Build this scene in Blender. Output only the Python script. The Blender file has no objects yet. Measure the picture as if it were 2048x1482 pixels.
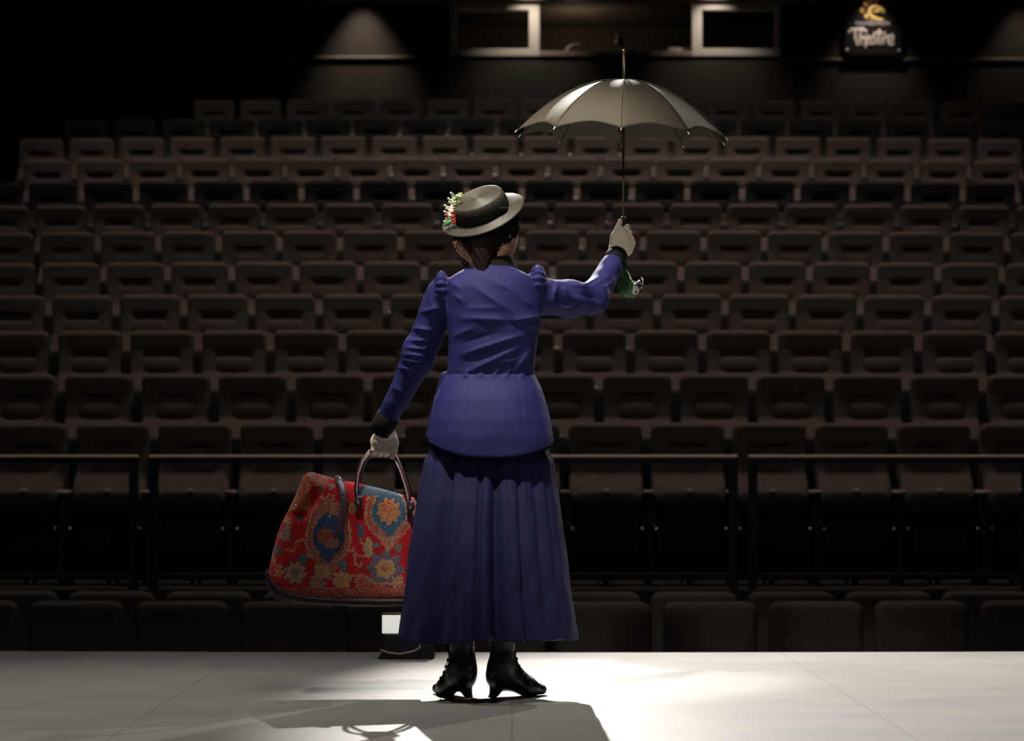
import bpy, bmesh, math, random
import numpy as np
from mathutils import Vector, Matrix
random.seed(7); rng = np.random.default_rng(7)
scn = bpy.context.scene
COL = scn.collection
PI = math.pi

# ------------------------------------------------------------------ camera, world, light, exposure
F = 4100.0                     # focal length in pixels of the 2048-wide frame
HZ = 960.0                     # horizon row
CH = 0.725                     # lens height above the stage boards
WD = 6.83                      # distance to the figure
cam = bpy.data.cameras.new('camera')
cam.sensor_width = 36.0; cam.lens = 36.0*F/2048.0
cam.shift_y = (HZ-741.0)/2048.0
cam.clip_start = 0.1; cam.clip_end = 200
cam.dof.use_dof = True; cam.dof.focus_distance = WD+0.05; cam.dof.aperture_fstop = 3.3
co = bpy.data.objects.new('camera', cam); COL.objects.link(co)
co.location = (0, 0, CH); co.rotation_euler = (PI/2, 0, 0)
scn.camera = co
world = bpy.data.worlds.new('world'); scn.world = world; world.use_nodes = True
world.node_tree.nodes['Background'].inputs[0].default_value = (1.0, 0.9, 0.8, 1)
world.node_tree.nodes['Background'].inputs[1].default_value = 0.0012
scn.view_settings.view_transform = 'Standard'; scn.view_settings.look = 'None'
scn.view_settings.exposure = 0.0; scn.view_settings.gamma = 1.0; scn.view_settings.use_curve_mapping = False
scn.cycles.use_denoising = True
scn.cycles.max_bounces = 6; scn.cycles.sample_clamp_indirect = 4.0

def lamp(name, kind, loc, aim, energy, color=(1, 1, 1), size=0.2, cone=40, blend=0.5, sy=None):
    l = bpy.data.lights.new(name, kind); l.energy = energy; l.color = color
    if kind == 'SPOT':
        l.spot_size = math.radians(cone); l.spot_blend = blend; l.shadow_soft_size = size
    elif kind == 'AREA':
        l.size = size
        if sy: l.shape = 'RECTANGLE'; l.size_y = sy
    else: l.shadow_soft_size = size
    o = bpy.data.objects.new(name, l); COL.objects.link(o); o.location = loc
    o.rotation_euler = (Vector(aim)-Vector(loc)).to_track_quat('-Z', 'Y').to_euler()
    return o
# two front-of-house spots over the stalls, thrown onto the stage
lamp('front_spot', 'SPOT', (-0.9, 15.9, 6.9), (1.75, 6.2, 0), 10800, (1.0, 0.96, 0.91), 0.05, 25, 0.75)
lamp('front_spot', 'SPOT', (4.2, 14.5, 5.6), (0.10, 6.7, 0.95), 1300, (1.0, 0.93, 0.84), 0.09, 11.5, 0.5)
lamp('floor_fill', 'SPOT', (-2.8, 7.2, 6.2), (-1.35, 6.6, 0), 560, (1.0, 0.95, 0.9), 0.3, 38, 1.0)  # added fill that lifts the left floor and the bag's shadow
# stage spot high above, just behind the figure
lamp('stage_spot', 'SPOT', (-0.9, 4.7, 6.8), (0.03, 6.95, 1.3), 2100, (1.0, 0.92, 0.80), 0.12, 14, 0.6)
lamp('stage_spot', 'SPOT', (-1.5, 1.0, 4.6), (0.12, 6.83, 1.55), 450, (1.0, 0.92, 0.80), 0.2, 14, 0.7)  # added camera-side fill for the glove and umbrella, no fixture behind it
# overhead stage wash
lamp('stage_wash', 'AREA', (-0.2, 6.0, 6.0), (0.0, 6.6, 0), 45, (1.0, 0.93, 0.85), 3.0, sy=1.4)
# house lights above the tiers, three banks of three
for hx, hk in ((-3.6, 0.46), (0.7, 0.76), (4.6, 0.42)):
    lamp('house_light', 'SPOT', (hx, 13.6, 8.4), (hx*.9, 14.6, 0.8), 520*hk, (1.0, 0.85, 0.74), 0.5, 95, 0.9)
    lamp('house_light', 'SPOT', (hx, 17.8, 8.8), (hx*.9, 19.2, 2.8), 640*hk, (1.0, 0.85, 0.74), 0.4, 85, 1.0)
    lamp('house_light', 'SPOT', (hx*.8, 18.6, 9.0), (hx*.8, 21.9, 3.5), 560*hk, (1.0, 0.85, 0.74), 0.4, 58, 1.0)

# ------------------------------------------------------------------ helpers
def W(px, py, D):
    return np.array([(px-1024.0)*D/F, D, CH+(HZ-py)*D/F])
def WX(px, D=WD): return (px-1024.0)*D/F
def WZ(py, D=WD): return CH+(HZ-py)*D/F

ORG = {}
def org(o): return ORG.get(o.name, np.zeros(3))
def tag(o, label=None, cat=None, group=None, kind=None):
    if label: o['label'] = label
    if cat: o['category'] = cat
    if group: o['group'] = group
    if kind: o['kind'] = kind
    return o
def empty(name, loc, label=None, cat=None, group=None):
    o = bpy.data.objects.new(name, None); COL.objects.link(o); o.location = [float(c) for c in loc]
    o.empty_display_size = 0.1
    ORG[o.name] = np.array(loc, float)
    return tag(o, label, cat, group)
def link(name, me, m, parent=None, label=None):
    o = bpy.data.objects.new(name, me); COL.objects.link(o)
    if m: me.materials.append(m)
    if parent is not None:
        o.parent = parent; ORG[o.name] = org(parent)
    if label: o['label'] = label
    return o
def mk(name, V, Fc, m, parent=None, smooth=True, label=None):
    """verts in world coordinates; they are stored relative to the thing's base"""
    V = np.asarray(V, float)
    if parent is not None: V = V-org(parent)
    me = bpy.data.meshes.new(name)
    me.from_pydata(V.tolist(), [], [list(map(int, f)) for f in Fc]); me.update()
    if smooth: me.polygons.foreach_set('use_smooth', [True]*len(me.polygons))
    return link(name, me, m, parent, label)

class MB:
    def __init__(s): s.v = []; s.f = []; s.n = 0
    def add(s, V, Fc):
        s.v.append(np.asarray(V, float)); s.f += [[i+s.n for i in f] for f in Fc]; s.n += len(V); return s
    def build(s, name, m, parent=None, smooth=True, label=None):
        return mk(name, np.vstack(s.v), s.f, m, parent, smooth, label)

def tube(P, R, n=8, cap=True, flat=1.0, up=None):
    P = np.asarray(P, float); k = len(P)
    R = np.full(k, R, float) if np.isscalar(R) else np.asarray(R, float)
    T = np.gradient(P, axis=0); T /= np.linalg.norm(T, axis=1)[:, None]+1e-12
    u = np.array(up if up is not None else (0.31, 0.2, 0.93)); V = []
    for i in range(k):
        a = u-T[i]*u.dot(T[i])
        if np.linalg.norm(a) < 1e-3: a = np.array([1, 0.1, 0])-T[i]*T[i][0]
        a /= np.linalg.norm(a); b = np.cross(T[i], a)
        if up is None: u = a
        for j in range(n):
            t = 2*PI*j/n
            V.append(P[i]+R[i]*(math.cos(t)*a*flat+math.sin(t)*b))
    Fc = []
    for i in range(k-1):
        for j in range(n):
            j2 = (j+1) % n
            Fc.append([i*n+j, i*n+j2, (i+1)*n+j2, (i+1)*n+j])
    if cap:
        Fc.append(list(range(n))[::-1]); Fc.append([(k-1)*n+j for j in range(n)])
    return V, Fc
def ball(c, r, n=8, m=6):
    r = np.ones(3)*r; V = [np.array(c)+r*(0, 0, 1)]; Fc = []
    for i in range(1, m):
        a = PI*i/m
        for j in range(n):
            t = 2*PI*j/n
            V.append(np.array(c)+r*np.array([math.sin(a)*math.cos(t), math.sin(a)*math.sin(t), math.cos(a)]))
    V.append(np.array(c)-r*(0, 0, 1)); L = len(V)-1
    for j in range(n):
        j2 = (j+1) % n
        Fc.append([0, 1+j, 1+j2])
        for i in range(m-2): Fc.append([1+i*n+j, 1+(i+1)*n+j, 1+(i+1)*n+j2, 1+i*n+j2])
        Fc.append([L, 1+(m-2)*n+j2, 1+(m-2)*n+j])
    return V, Fc
def boxm(lo, hi, bev=0.0, seg=2):
    bm = bmesh.new(); bmesh.ops.create_cube(bm, size=1.0)
    lo = np.array(lo, float); hi = np.array(hi, float)
    for v in bm.verts: v.co = Vector((lo+hi)/2)+Vector(np.array(v.co)*(hi-lo))
    if bev: bmesh.ops.bevel(bm, geom=list(bm.edges), offset=bev, segments=seg, affect='EDGES', profile=0.5)
    bm.verts.index_update()
    V = [np.array(v.co) for v in bm.verts]; Fc = [[v.index for v in f.verts] for f in bm.faces]
    bm.free(); return V, Fc
def box(name, lo, hi, m, parent=None, bev=0.0, label=None, seg=2):
    V, Fc = boxm(lo, hi, bev, seg)
    return mk(name, V, Fc, m, parent, smooth=False, label=label)
def lathe(prof, n, c, ax=(0, 0, 1), xref=(1, 0, 0), jit=None):
    ax = np.array(ax, float); ax /= np.linalg.norm(ax)
    a = np.array(xref, float); a = a-ax*a.dot(ax); a /= np.linalg.norm(a); b = np.cross(ax, a)
    V = []; Fc = []
    for r, h in prof:
        for j in range(n):
            t = 2*PI*j/n; rr, hh = (r, h) if jit is None else jit(r, h, t)
            V.append(np.array(c)+ax*hh+rr*(a*math.cos(t)+b*math.sin(t)))
    for i in range(len(prof)-1):
        for j in range(n):
            j2 = (j+1) % n; Fc.append([i*n+j, i*n+j2, (i+1)*n+j2, (i+1)*n+j])
    return V, Fc

# ---- signed-distance modelling with a surface-net mesher
def surfnet(fn, xs, ys, zs, smooth=1):
    xs = np.asarray(xs, np.float32); ys = np.asarray(ys, np.float32); zs = np.asarray(zs, np.float32)
    X, Y, Z = np.meshgrid(xs, ys, zs, indexing='ij')
    D = fn(X, Y, Z).astype(np.float32); S = D < 0
    c = np.zeros(tuple(n-1 for n in D.shape), np.int8)
    offs = [(i, j, k) for i in (0, 1) for j in (0, 1) for k in (0, 1)]
    sl = lambda o, n: slice(o, n-1+o)
    for o in offs: c += S[sl(o[0], D.shape[0]), sl(o[1], D.shape[1]), sl(o[2], D.shape[2])]
    I, J, K = np.nonzero((c > 0) & (c < 8)); N = len(I)
    idx = np.full(c.shape, -1, np.int64); idx[I, J, K] = np.arange(N)
    vals = np.stack([D[I+o[0], J+o[1], K+o[2]] for o in offs], 1)
    pos = np.zeros((N, 3)); cnt = np.zeros(N); O = np.array(offs, float)
    for a in range(8):
        for b in range(a+1, 8):
            if np.abs(O[a]-O[b]).sum() != 1: continue
            va, vb = vals[:, a], vals[:, b]; m = (va < 0) != (vb < 0)
            t = np.where(m, va/np.where(m, va-vb, 1), 0)
            pos += m[:, None]*(O[a]+(O[b]-O[a])*t[:, None]); cnt += m
    pos /= cnt[:, None]
    V = np.stack([xs[I]+pos[:, 0]*(xs[I+1]-xs[I]), ys[J]+pos[:, 1]*(ys[J+1]-ys[J]), zs[K]+pos[:, 2]*(zs[K+1]-zs[K])], 1)
    Q = []
    for ax in range(3):
        s0 = [slice(1, -1)]*3; s1 = [slice(1, -1)]*3
        s0[ax] = slice(0, -1); s1[ax] = slice(1, None)
        A = S[tuple(s0)]; B = S[tuple(s1)]; e = np.nonzero(A != B)
        if len(e[0]) == 0: continue
        g = [e[i]+(0 if i == ax else 1) for i in range(3)]
        u, w = [i for i in range(3) if i != ax]
        def cell(du, dw):
            h = list(g); h[u] = h[u]+du; h[w] = h[w]+dw; return idx[h[0], h[1], h[2]]
        q = np.stack([cell(-1, -1), cell(0, -1), cell(0, 0), cell(-1, 0)], 1)
        fl = A[e] if ax != 1 else ~A[e]
        q[~fl] = q[~fl][:, ::-1]; Q.append(q)
    Q = np.vstack(Q); Q = Q[(Q >= 0).all(1)]
    for _ in range(smooth):
        acc = np.zeros_like(V); n = np.zeros(len(V))
        for a, b in ((0, 1), (1, 2), (2, 3), (3, 0)):
            np.add.at(acc, Q[:, a], V[Q[:, b]]); np.add.at(acc, Q[:, b], V[Q[:, a]])
            np.add.at(n, Q[:, a], 1); np.add.at(n, Q[:, b], 1)
        V = 0.5*V+0.5*acc/np.maximum(n, 1)[:, None]
    return V, Q
def sdf(name, fn, lo, hi, h, m, parent, smooth=1, zs=None, label=None):
    g = [np.arange(lo[i], hi[i]+h, h) for i in range(3)]
    if zs is not None: g[2] = zs
    V, Q = surfnet(fn, *g, smooth=smooth)
    V = V-org(parent)
    me = bpy.data.meshes.new(name)
    me.vertices.add(len(V)); me.vertices.foreach_set('co', V.astype(np.float32).ravel())
    me.loops.add(len(Q)*4); me.loops.foreach_set('vertex_index', Q.astype(np.int32).ravel())
    me.polygons.add(len(Q)); me.polygons.foreach_set('loop_start', np.arange(len(Q), dtype=np.int32)*4)
    me.update(calc_edges=True); me.validate()
    me.polygons.foreach_set('use_smooth', [True]*len(me.polygons))
    return link(name, me, m, parent, label)
def smin(a, b, k):
    h = np.clip(0.5+0.5*(b-a)/k, 0, 1); return b+(a-b)*h-k*h*(1-h)
def smax(a, b, k): return -smin(-a, -b, k)
def cap(X, Y, Z, a, b, ra, rb, sy=1.0):
    a = np.array(a, np.float32); b = np.array(b, np.float32); d = b-a; L = float(d.dot(d))+1e-12
    px, py, pz = X-a[0], Y-a[1], Z-a[2]
    t = np.clip((px*d[0]+py*d[1]+pz*d[2])/L, 0, 1)
    return np.sqrt((px-t*d[0])**2+((py-t*d[1])/sy)**2+(pz-t*d[2])**2)-(ra+(rb-ra)*t)
def ell(X, Y, Z, c, r, R=None):
    p = [X-c[0], Y-c[1], Z-c[2]]
    if R is not None: p = [sum(R[i][k]*p[k] for k in range(3)) for i in range(3)]
    k0 = np.sqrt((p[0]/r[0])**2+(p[1]/r[1])**2+(p[2]/r[2])**2)
    return (k0-1.0)*min(r)
def chain(X, Y, Z, P, R, k=0.006, sy=1.0):
    d = None
    for i in range(len(P)-1):
        e = cap(X, Y, Z, P[i], P[i+1], R[i], R[i+1], sy); d = e if d is None else smin(d, e, k)
    return d
def poly2(X, Z, P):
    P = np.array(P, np.float32); d = np.full(X.shape, 1e9, np.float32); s = np.ones(X.shape, np.float32)
    for i in range(len(P)):
        a, b = P[i], P[i-1]; e = b-a; wx, wz = X-a[0], Z-a[1]
        t = np.clip((wx*e[0]+wz*e[1])/(e.dot(e)+1e-12), 0, 1)
        d = np.minimum(d, (wx-t*e[0])**2+(wz-t*e[1])**2)
        c1 = Z >= a[1]; c2 = Z < b[1]; c3 = e[0]*wz > e[1]*wx
        s = np.where((c1 & c2 & c3) | (~c1 & ~c2 & ~c3), -s, s)
    return s*np.sqrt(d)
def seg2(X, Z, a, b):
    e = np.array(b)-np.array(a); wx, wz = X-a[0], Z-a[1]
    t = np.clip((wx*e[0]+wz*e[1])/(e.dot(e)+1e-12), 0, 1)
    return (wx-t*e[0])**2+(wz-t*e[1])**2, t

# ------------------------------------------------------------------ materials
def mat(name, col, rough=0.6, metal=0.0, spec=0.4, noise=None, bump=None, emit=None, sheen=0.0, coat=0.0, trans=0.0, attr=None):
    m = bpy.data.materials.new(name); m.use_nodes = True; nt = m.node_tree
    b = nt.nodes['Principled BSDF']; b.inputs['Base Color'].default_value = (*col, 1)
    b.inputs['Roughness'].default_value = rough; b.inputs['Metallic'].default_value = metal
    b.inputs['Specular IOR Level'].default_value = spec
    b.inputs['Sheen Weight'].default_value = sheen; b.inputs['Coat Weight'].default_value = coat
    b.inputs['Transmission Weight'].default_value = trans
    tc = nt.nodes.new('ShaderNodeTexCoord'); base = None
    if attr:
        a = nt.nodes.new('ShaderNodeAttribute'); a.attribute_name = attr; base = a.outputs['Color']
    if noise:                       # (scale, strength, stretch)
        mp = nt.nodes.new('ShaderNodeMapping'); mp.inputs['Scale'].default_value = noise[2] if len(noise) > 2 else (1, 1, 1)
        nz = nt.nodes.new('ShaderNodeTexNoise'); nz.inputs['Scale'].default_value = noise[0]; nz.inputs['Detail'].default_value = 4
        nt.links.new(tc.outputs['Object'], mp.inputs[0]); nt.links.new(mp.outputs[0], nz.inputs['Vector'])
        mr = nt.nodes.new('ShaderNodeMapRange'); mr.inputs[3].default_value = 1-noise[1]; mr.inputs[4].default_value = 1+noise[1]
        mr.inputs[1].default_value = 0.25; mr.inputs[2].default_value = 0.75
        nt.links.new(nz.outputs[0], mr.inputs[0])
        mx = nt.nodes.new('ShaderNodeMix'); mx.data_type = 'RGBA'; mx.blend_type = 'MULTIPLY'; mx.inputs[0].default_value = 1
        mx.inputs[6].default_value = (*col, 1)
        if base: nt.links.new(base, mx.inputs[6])
        nt.links.new(mr.outputs[0], mx.inputs[7]); base = mx.outputs[2]
    if base: nt.links.new(base, b.inputs['Base Color'])
    if bump:                        # (scale, strength, distance, stretch)
        mp = nt.nodes.new('ShaderNodeMapping'); mp.inputs['Scale'].default_value = bump[3] if len(bump) > 3 else (1, 1, 1)
        nz = nt.nodes.new('ShaderNodeTexNoise'); nz.inputs['Scale'].default_value = bump[0]; nz.inputs['Detail'].default_value = 3
        nt.links.new(tc.outputs['Object'], mp.inputs[0]); nt.links.new(mp.outputs[0], nz.inputs['Vector'])
        bp = nt.nodes.new('ShaderNodeBump'); bp.inputs['Strength'].default_value = bump[1]; bp.inputs['Distance'].default_value = bump[2]
        nt.links.new(nz.outputs[0], bp.inputs['Height']); nt.links.new(bp.outputs[0], b.inputs['Normal'])
    if emit:
        b.inputs['Emission Color'].default_value = (*emit[0], 1); b.inputs['Emission Strength'].default_value = emit[1]
    return m
M = {}
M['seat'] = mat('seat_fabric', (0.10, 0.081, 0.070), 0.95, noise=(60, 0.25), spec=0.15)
M['seatdarkest'] = mat('darkest_seat_fabric', (0.022, 0.022, 0.021), 0.9, noise=(60, 0.2), spec=0.15)  # near-black version of the seat fabric, for two upper rows
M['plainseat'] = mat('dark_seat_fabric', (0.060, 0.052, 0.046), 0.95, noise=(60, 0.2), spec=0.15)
M['pan'] = mat('seat_underside', (0.012, 0.012, 0.012), 0.7, spec=0.2)
M['arm'] = mat('armrest_plastic', (0.5, 0.43, 0.36), 0.35)
M['blackmetal'] = mat('black_metal', (0.014, 0.014, 0.014), 0.5, 0.2)
M['steel'] = mat('steel', (0.5, 0.48, 0.45), 0.35, 0.9)
M['plate'] = mat('number_plate', (0.75, 0.73, 0.7), 0.4)
M['rail'] = mat('rail_metal', (0.80, 0.68, 0.52), 0.5, 0.2)
M['carpet'] = mat('tier_carpet', (0.030, 0.026, 0.024), 1.0, noise=(30, 0.3), spec=0.1)
M['wall'] = mat('black_wall', (0.046, 0.040, 0.034), 0.85, noise=(3, 0.12), spec=0.2)
M['darkwall'] = mat('black_drape', (0.010, 0.010, 0.010), 0.95, spec=0.1)
M['trim'] = mat('wall_ledge', (0.24, 0.20, 0.17), 0.5)
M['alu'] = mat('window_frame', (0.55, 0.53, 0.49), 0.5)
M['cotton'] = mat('navy_cotton', (0.017, 0.0185, 0.108), 0.72, noise=(14, 0.12), bump=(38, 0.25, 0.006), spec=0.25)
M['skirt'] = mat('navy_skirt_cotton', (0.0145, 0.0155, 0.068), 0.75, noise=(9, 0.14), bump=(26, 0.45, 0.008, (1, 1, 0.7)), spec=0.25)
M['velvet'] = mat('black_velvet', (0.008, 0.007, 0.007), 0.9, spec=0.2)
M['glove'] = mat('cream_glove', (0.72, 0.64, 0.52), 0.8, noise=(60, 0.06), bump=(160, 0.2, 0.002))
M['skin'] = mat('skin', (0.62, 0.36, 0.22), 0.5, noise=(20, 0.05), spec=0.35)
M['hair'] = mat('dark_brown_hair', (0.010, 0.005, 0.004), 0.65, bump=(90, 0.7, 0.004, (4, 4, 0.5)), spec=0.12)
M['strand'] = mat('brown_hair_strand', (0.10, 0.042, 0.025), 0.45, spec=0.5)
M['boot'] = mat('black_leather', (0.012, 0.010, 0.010), 0.32, bump=(60, 0.25, 0.003), spec=0.5)
M['sole'] = mat('brown_heel', (0.018, 0.010, 0.008), 0.45)
M['straw'] = mat('black_straw', (0.062, 0.055, 0.042), 0.45, noise=(90, 0.25), bump=(240, 0.2, 0.0015), spec=0.55)
M['ribbon'] = mat('black_ribbon', (0.009, 0.009, 0.008), 0.75, bump=(120, 0.2, 0.002, (0.2, 0.2, 3)), spec=0.2)
M['white'] = mat('white_petal', (0.82, 0.80, 0.66), 0.7)
M['cream'] = mat('pale_green_petal', (0.62, 0.64, 0.36), 0.7, noise=(80, 0.3))
M['leafg'] = mat('green_leaf', (0.06, 0.20, 0.05), 0.5)
M['berry'] = mat('red_berry', (0.45, 0.02, 0.02), 0.35)
M['brolly'] = mat('umbrella_fabric', (0.085, 0.073, 0.052), 0.68, noise=(5, 0.06), bump=(30, 0.08, 0.004), spec=0.25)
M['shaft'] = mat('bronze_shaft', (0.20, 0.15, 0.09), 0.35, 0.8)
M['gold'] = mat('brass_cap', (0.8, 0.5, 0.2), 0.3, 0.9)
M['silver'] = mat('silver_tip', (0.85, 0.82, 0.75), 0.25, 0.6)
M['green'] = mat('green_feather', (0.025, 0.13, 0.02), 0.4, noise=(150, 0.8), bump=(170, 0.9, 0.006), spec=0.7)
M['face'] = mat('white_bird_face', (0.55, 0.56, 0.50), 0.4)
M['beak'] = mat('black_beak', (0.015, 0.014, 0.013), 0.15, spec=0.7)
M['rugbag'] = mat('carpet_pile', (0.5, 0.02, 0.02), 0.9, noise=(230, 0.42), bump=(260, 0.9, 0.004), spec=0.1, attr='pattern', sheen=0.2)
M['bagbase'] = mat('bag_base_leather', (0.012, 0.008, 0.007), 0.6, bump=(60, 0.4, 0.004))
M['handle'] = mat('oxblood_leather', (0.050, 0.012, 0.018), 0.35, spec=0.5)
M['strapl'] = mat('strap_leather', (0.045, 0.028, 0.045), 0.4, spec=0.5)
M['edge'] = mat('pale_leather_edge', (0.42, 0.32, 0.36), 0.5)
M['monitor'] = mat('black_housing', (0.012, 0.012, 0.011), 0.5, noise=(200, 0.2))
M['card'] = mat('glowing_card', (0.7, 0.7, 0.66), 0.5, emit=((0.95, 0.92, 0.84), 0.62))
M['signp'] = mat('sign_panel', (0.020, 0.019, 0.020), 0.3)
M['signw'] = mat('sign_white', (0.85, 0.78, 0.72), 0.5)
M['signg'] = mat('sign_grey', (0.45, 0.44, 0.46), 0.5)
M['signy'] = mat('sign_yellow', (0.75, 0.52, 0.16), 0.5)
M['signo'] = mat('sign_orange', (0.65, 0.34, 0.10), 0.5)
M['paper'] = mat('paper', (0.50, 0.42, 0.36), 0.7)
M['lampw'] = mat('desk_lamp_grey', (0.30, 0.29, 0.27), 0.5)
M['glass'] = mat('window_glass', (0.9, 0.92, 0.9), 0.02, spec=0.5, trans=1.0)

# stage boards: grey vinyl with brushed scuffs along the width and panel seams
def stage_material():
    m = mat('stage_vinyl', (0.40, 0.385, 0.36), 0.42, spec=0.45); nt = m.node_tree; b = nt.nodes['Principled BSDF']
    tc = nt.nodes.new('ShaderNodeTexCoord')
    def noise(sc, st, d=5):
        mp = nt.nodes.new('ShaderNodeMapping'); mp.inputs['Scale'].default_value = st
        nz = nt.nodes.new('ShaderNodeTexNoise'); nz.inputs['Scale'].default_value = sc; nz.inputs['Detail'].default_value = d
        nt.links.new(tc.outputs['Object'], mp.inputs[0]); nt.links.new(mp.outputs[0], nz.inputs['Vector']); return nz.outputs[0]
    def math_(op, a, c=None):
        n = nt.nodes.new('ShaderNodeMath'); n.operation = op
        for i, v in enumerate((a, c)):
            if v is None: continue
            if isinstance(v, (int, float)): n.inputs[i].default_value = v
            else: nt.links.new(v, n.inputs[i])
        return n.outputs[0]
    s = math_('ADD', math_('MULTIPLY', noise(14, (0.35, 5, 1)), 0.5), math_('MULTIPLY', noise(2.0, (1, 1.6, 1)), 0.5))
    mr = nt.nodes.new('ShaderNodeMapRange'); mr.inputs[1].default_value = 0.35; mr.inputs[2].default_value = 0.65
    mr.inputs[3].default_value = 0.84; mr.inputs[4].default_value = 1.12; nt.links.new(s, mr.inputs[0])
    sx = nt.nodes.new('ShaderNodeSeparateXYZ'); nt.links.new(tc.outputs['Object'], sx.inputs[0])
    x = math_('ABSOLUTE', math_('SUBTRACT', math_('FRACT', math_('ADD', math_('DIVIDE', sx.outputs[0], 1.13), 0.5)), 0.5))
    seam = math_('LESS_THAN', x, 0.0022)
    k = math_('MULTIPLY', mr.outputs[0], math_('SUBTRACT', 1.0, math_('MULTIPLY', seam, 0.32)))
    mx = nt.nodes.new('ShaderNodeMix'); mx.data_type = 'RGBA'; mx.blend_type = 'MULTIPLY'; mx.inputs[0].default_value = 1
    mx.inputs[6].default_value = (0.40, 0.385, 0.36, 1); nt.links.new(k, mx.inputs[7]); nt.links.new(mx.outputs[2], b.inputs['Base Color'])
    return m
M['stage'] = stage_material()

# ------------------------------------------------------------------ the setting
def struct(o): o['kind'] = 'structure'; return o
# stage with a gently bowed front edge
V = []; Fc = []; xs = np.linspace(-6.5, 6.5, 53)
for x in xs:
    ye = 8.62+0.012*x*x-0.006*x
    V += [(x, -0.5, 0), (x, ye, 0), (x, ye+0.012, -0.012), (x, ye+0.012, -0.93)]
for i in range(len(xs)-1):
    a = i*4; Fc += [[a, a+4, a+5, a+1], [a+1, a+5, a+6, a+2], [a+2, a+6, a+7, a+3]]
st = struct(mk('floor', V, Fc, M['stage'], smooth=False)); st.data.materials.append(M['darkwall'])
for i, p in enumerate(st.data.polygons):
    if i % 3 == 2: p.material_index = 1

ROWY = [1205, 1180, 845, 747, 660, 588, 523, 461, 407, 360, 315, 273, 236, 199]
ROWP = [211, 193.9, 163.9, 153.5, 143.9, 135.2, 128.3, 121.2, 115.2, 110.2, 105.3, 100.8, 96.6, 93.2]
ROWX = [60, 138, 154, 131, 117, 105, 86, 81, 72, 58, 49, 38, 130, 387]   # left edge of a seat in each row
RD = [2173.0/p for p in ROWP]
RF = [CH+(HZ-y)*d/F-1.044 for y, d in zip(ROWY, RD)]
RF[0] = RF[1] = -0.93
struct(box('floor_stalls', (-7, 8.5, -1.03), (7, 12.45, -0.93), M['carpet']))
def bowed(name, y0, y1, z0, z1, m):
    V = []; Fc = []; xs = np.linspace(-7, 7, 29)
    for x in xs:
        b = 0.01*y0*(x*F/y0/1024)**2; b1 = 0.01*y1*(x*F/y1/1024)**2
        V += [(x, y0+b, z0), (x, y0+b, z1), (x, y1+b1, z1), (x, y1+b1, z0)]
    for i in range(len(xs)-1):
        a = i*4
        for k in range(4): Fc.append([a+k, a+4+k, a+4+(k+1) % 4, a+(k+1) % 4])
    Fc += [[0, 1, 2, 3], [len(V)-1, len(V)-2, len(V)-3, len(V)-4]]
    return struct(mk(name, V, Fc, m, smooth=False))
for r in range(2, 14):
    y0 = RD[r]-0.42 if r > 2 else 12.42
    bowed('floor_tier', y0, 25.0, RF[r]-0.40 if r > 2 else -0.93, RF[r], M['carpet'])
BW = 24.7                                       # back wall distance
zt = WZ(113, BW); x0, x1 = WX(900, BW), WX(1562, BW); zo = WZ(4, BW)
wb = MB()
for lo, hi in (((-7, BW, -1), (7, BW+0.2, zt)), ((-7, BW, zt), (x0, BW+0.2, 9.6)), ((x1, BW, zt), (7, BW+0.2, 9.6)), ((x0, BW, zo), (x1, BW+0.2, 9.6))):
    wb.add(*boxm(lo, hi))
struct(wb.build('wall_back', M['wall'], smooth=False))
struct(box('wall_left', (-7.2, 5, -1.03), (-7, 25, 9.6), M['darkwall']))
struct(box('wall_right', (7, 5, -1.03), (7.2, 25, 9.6), M['darkwall']))
struct(box('ceiling', (-7.2, 9.5, 9.6), (7.2, 27.5, 9.8), M['darkwall']))
# control booth behind the opening
bo = MB()
for lo, hi in (((x0-0.3, 27, zt-1), (x1+0.3, 27.1, zo+.3)), ((x0-0.3, BW+.2, zt-1), (x0-0.2, 27, zo+.3)), ((x1+0.2, BW+.2, zt-1), (x1+0.3, 27, zo+.3)),
               ((x0-0.3, BW+.2, zo+.2), (x1+0.3, 27, zo+.3))):
    bo.add(*boxm(lo, hi))
struct(bo.build('wall_booth', M['wall'], smooth=False))
struct(box('floor_booth', (x0-0.3, BW+.2, zt-1.1), (x1+0.3, 27, zt-1), M['carpet']))
lamp('booth_lamp', 'POINT', (WX(1150, 26.0), 26.0, 6.3), (0, 0, 0), 9.0, (1, 0.75, 0.5), 0.1)
# ledge along the wall
V = boxm((-7, BW-0.028, WZ(118, BW)), (x0, BW, WZ(113, BW)), 0.006)
struct(mk('trim_1', *V, M['trim'], smooth=False))
V = boxm((x1, BW-0.028, WZ(122, BW)), (7, BW, WZ(117, BW)), 0.006)
struct(mk('trim_2', *V, M['trim'], smooth=False))
def booth_window(name, pa, pb, pc, pd):
    o = empty(name, (WX((pa+pd)/2, BW), BW, zt)); o['kind'] = 'structure'
    f = MB(); y0, y1 = BW-0.018, BW+0.09
    f.add(*boxm((WX(pa, BW), y0, zt), (WX(pb, BW), y1, zo), 0.006))
    f.add(*boxm((WX(pc, BW), y0, zt), (WX(pd, BW), y1, zo), 0.006))
    f.add(*boxm((WX(pb, BW), y0, zt), (WX(pc, BW), y1, WZ(98, BW)), 0.006))
    f.add(*boxm((WX(pb, BW), y0, zo-.1), (WX(pc, BW), y1, zo), 0.006))
    f.build('window_frame', M['alu'], o, smooth=False)
    box('window_pane', (WX(pb, BW)-.01, BW+.03, WZ(98, BW)-.01), (WX(pc, BW)+.01, BW+.036, zo-.09), M['glass'], o)
booth_window('window_1', 900, 912, 1058, 1079)
booth_window('window_2', 1384, 1404, 1551, 1562)
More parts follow.
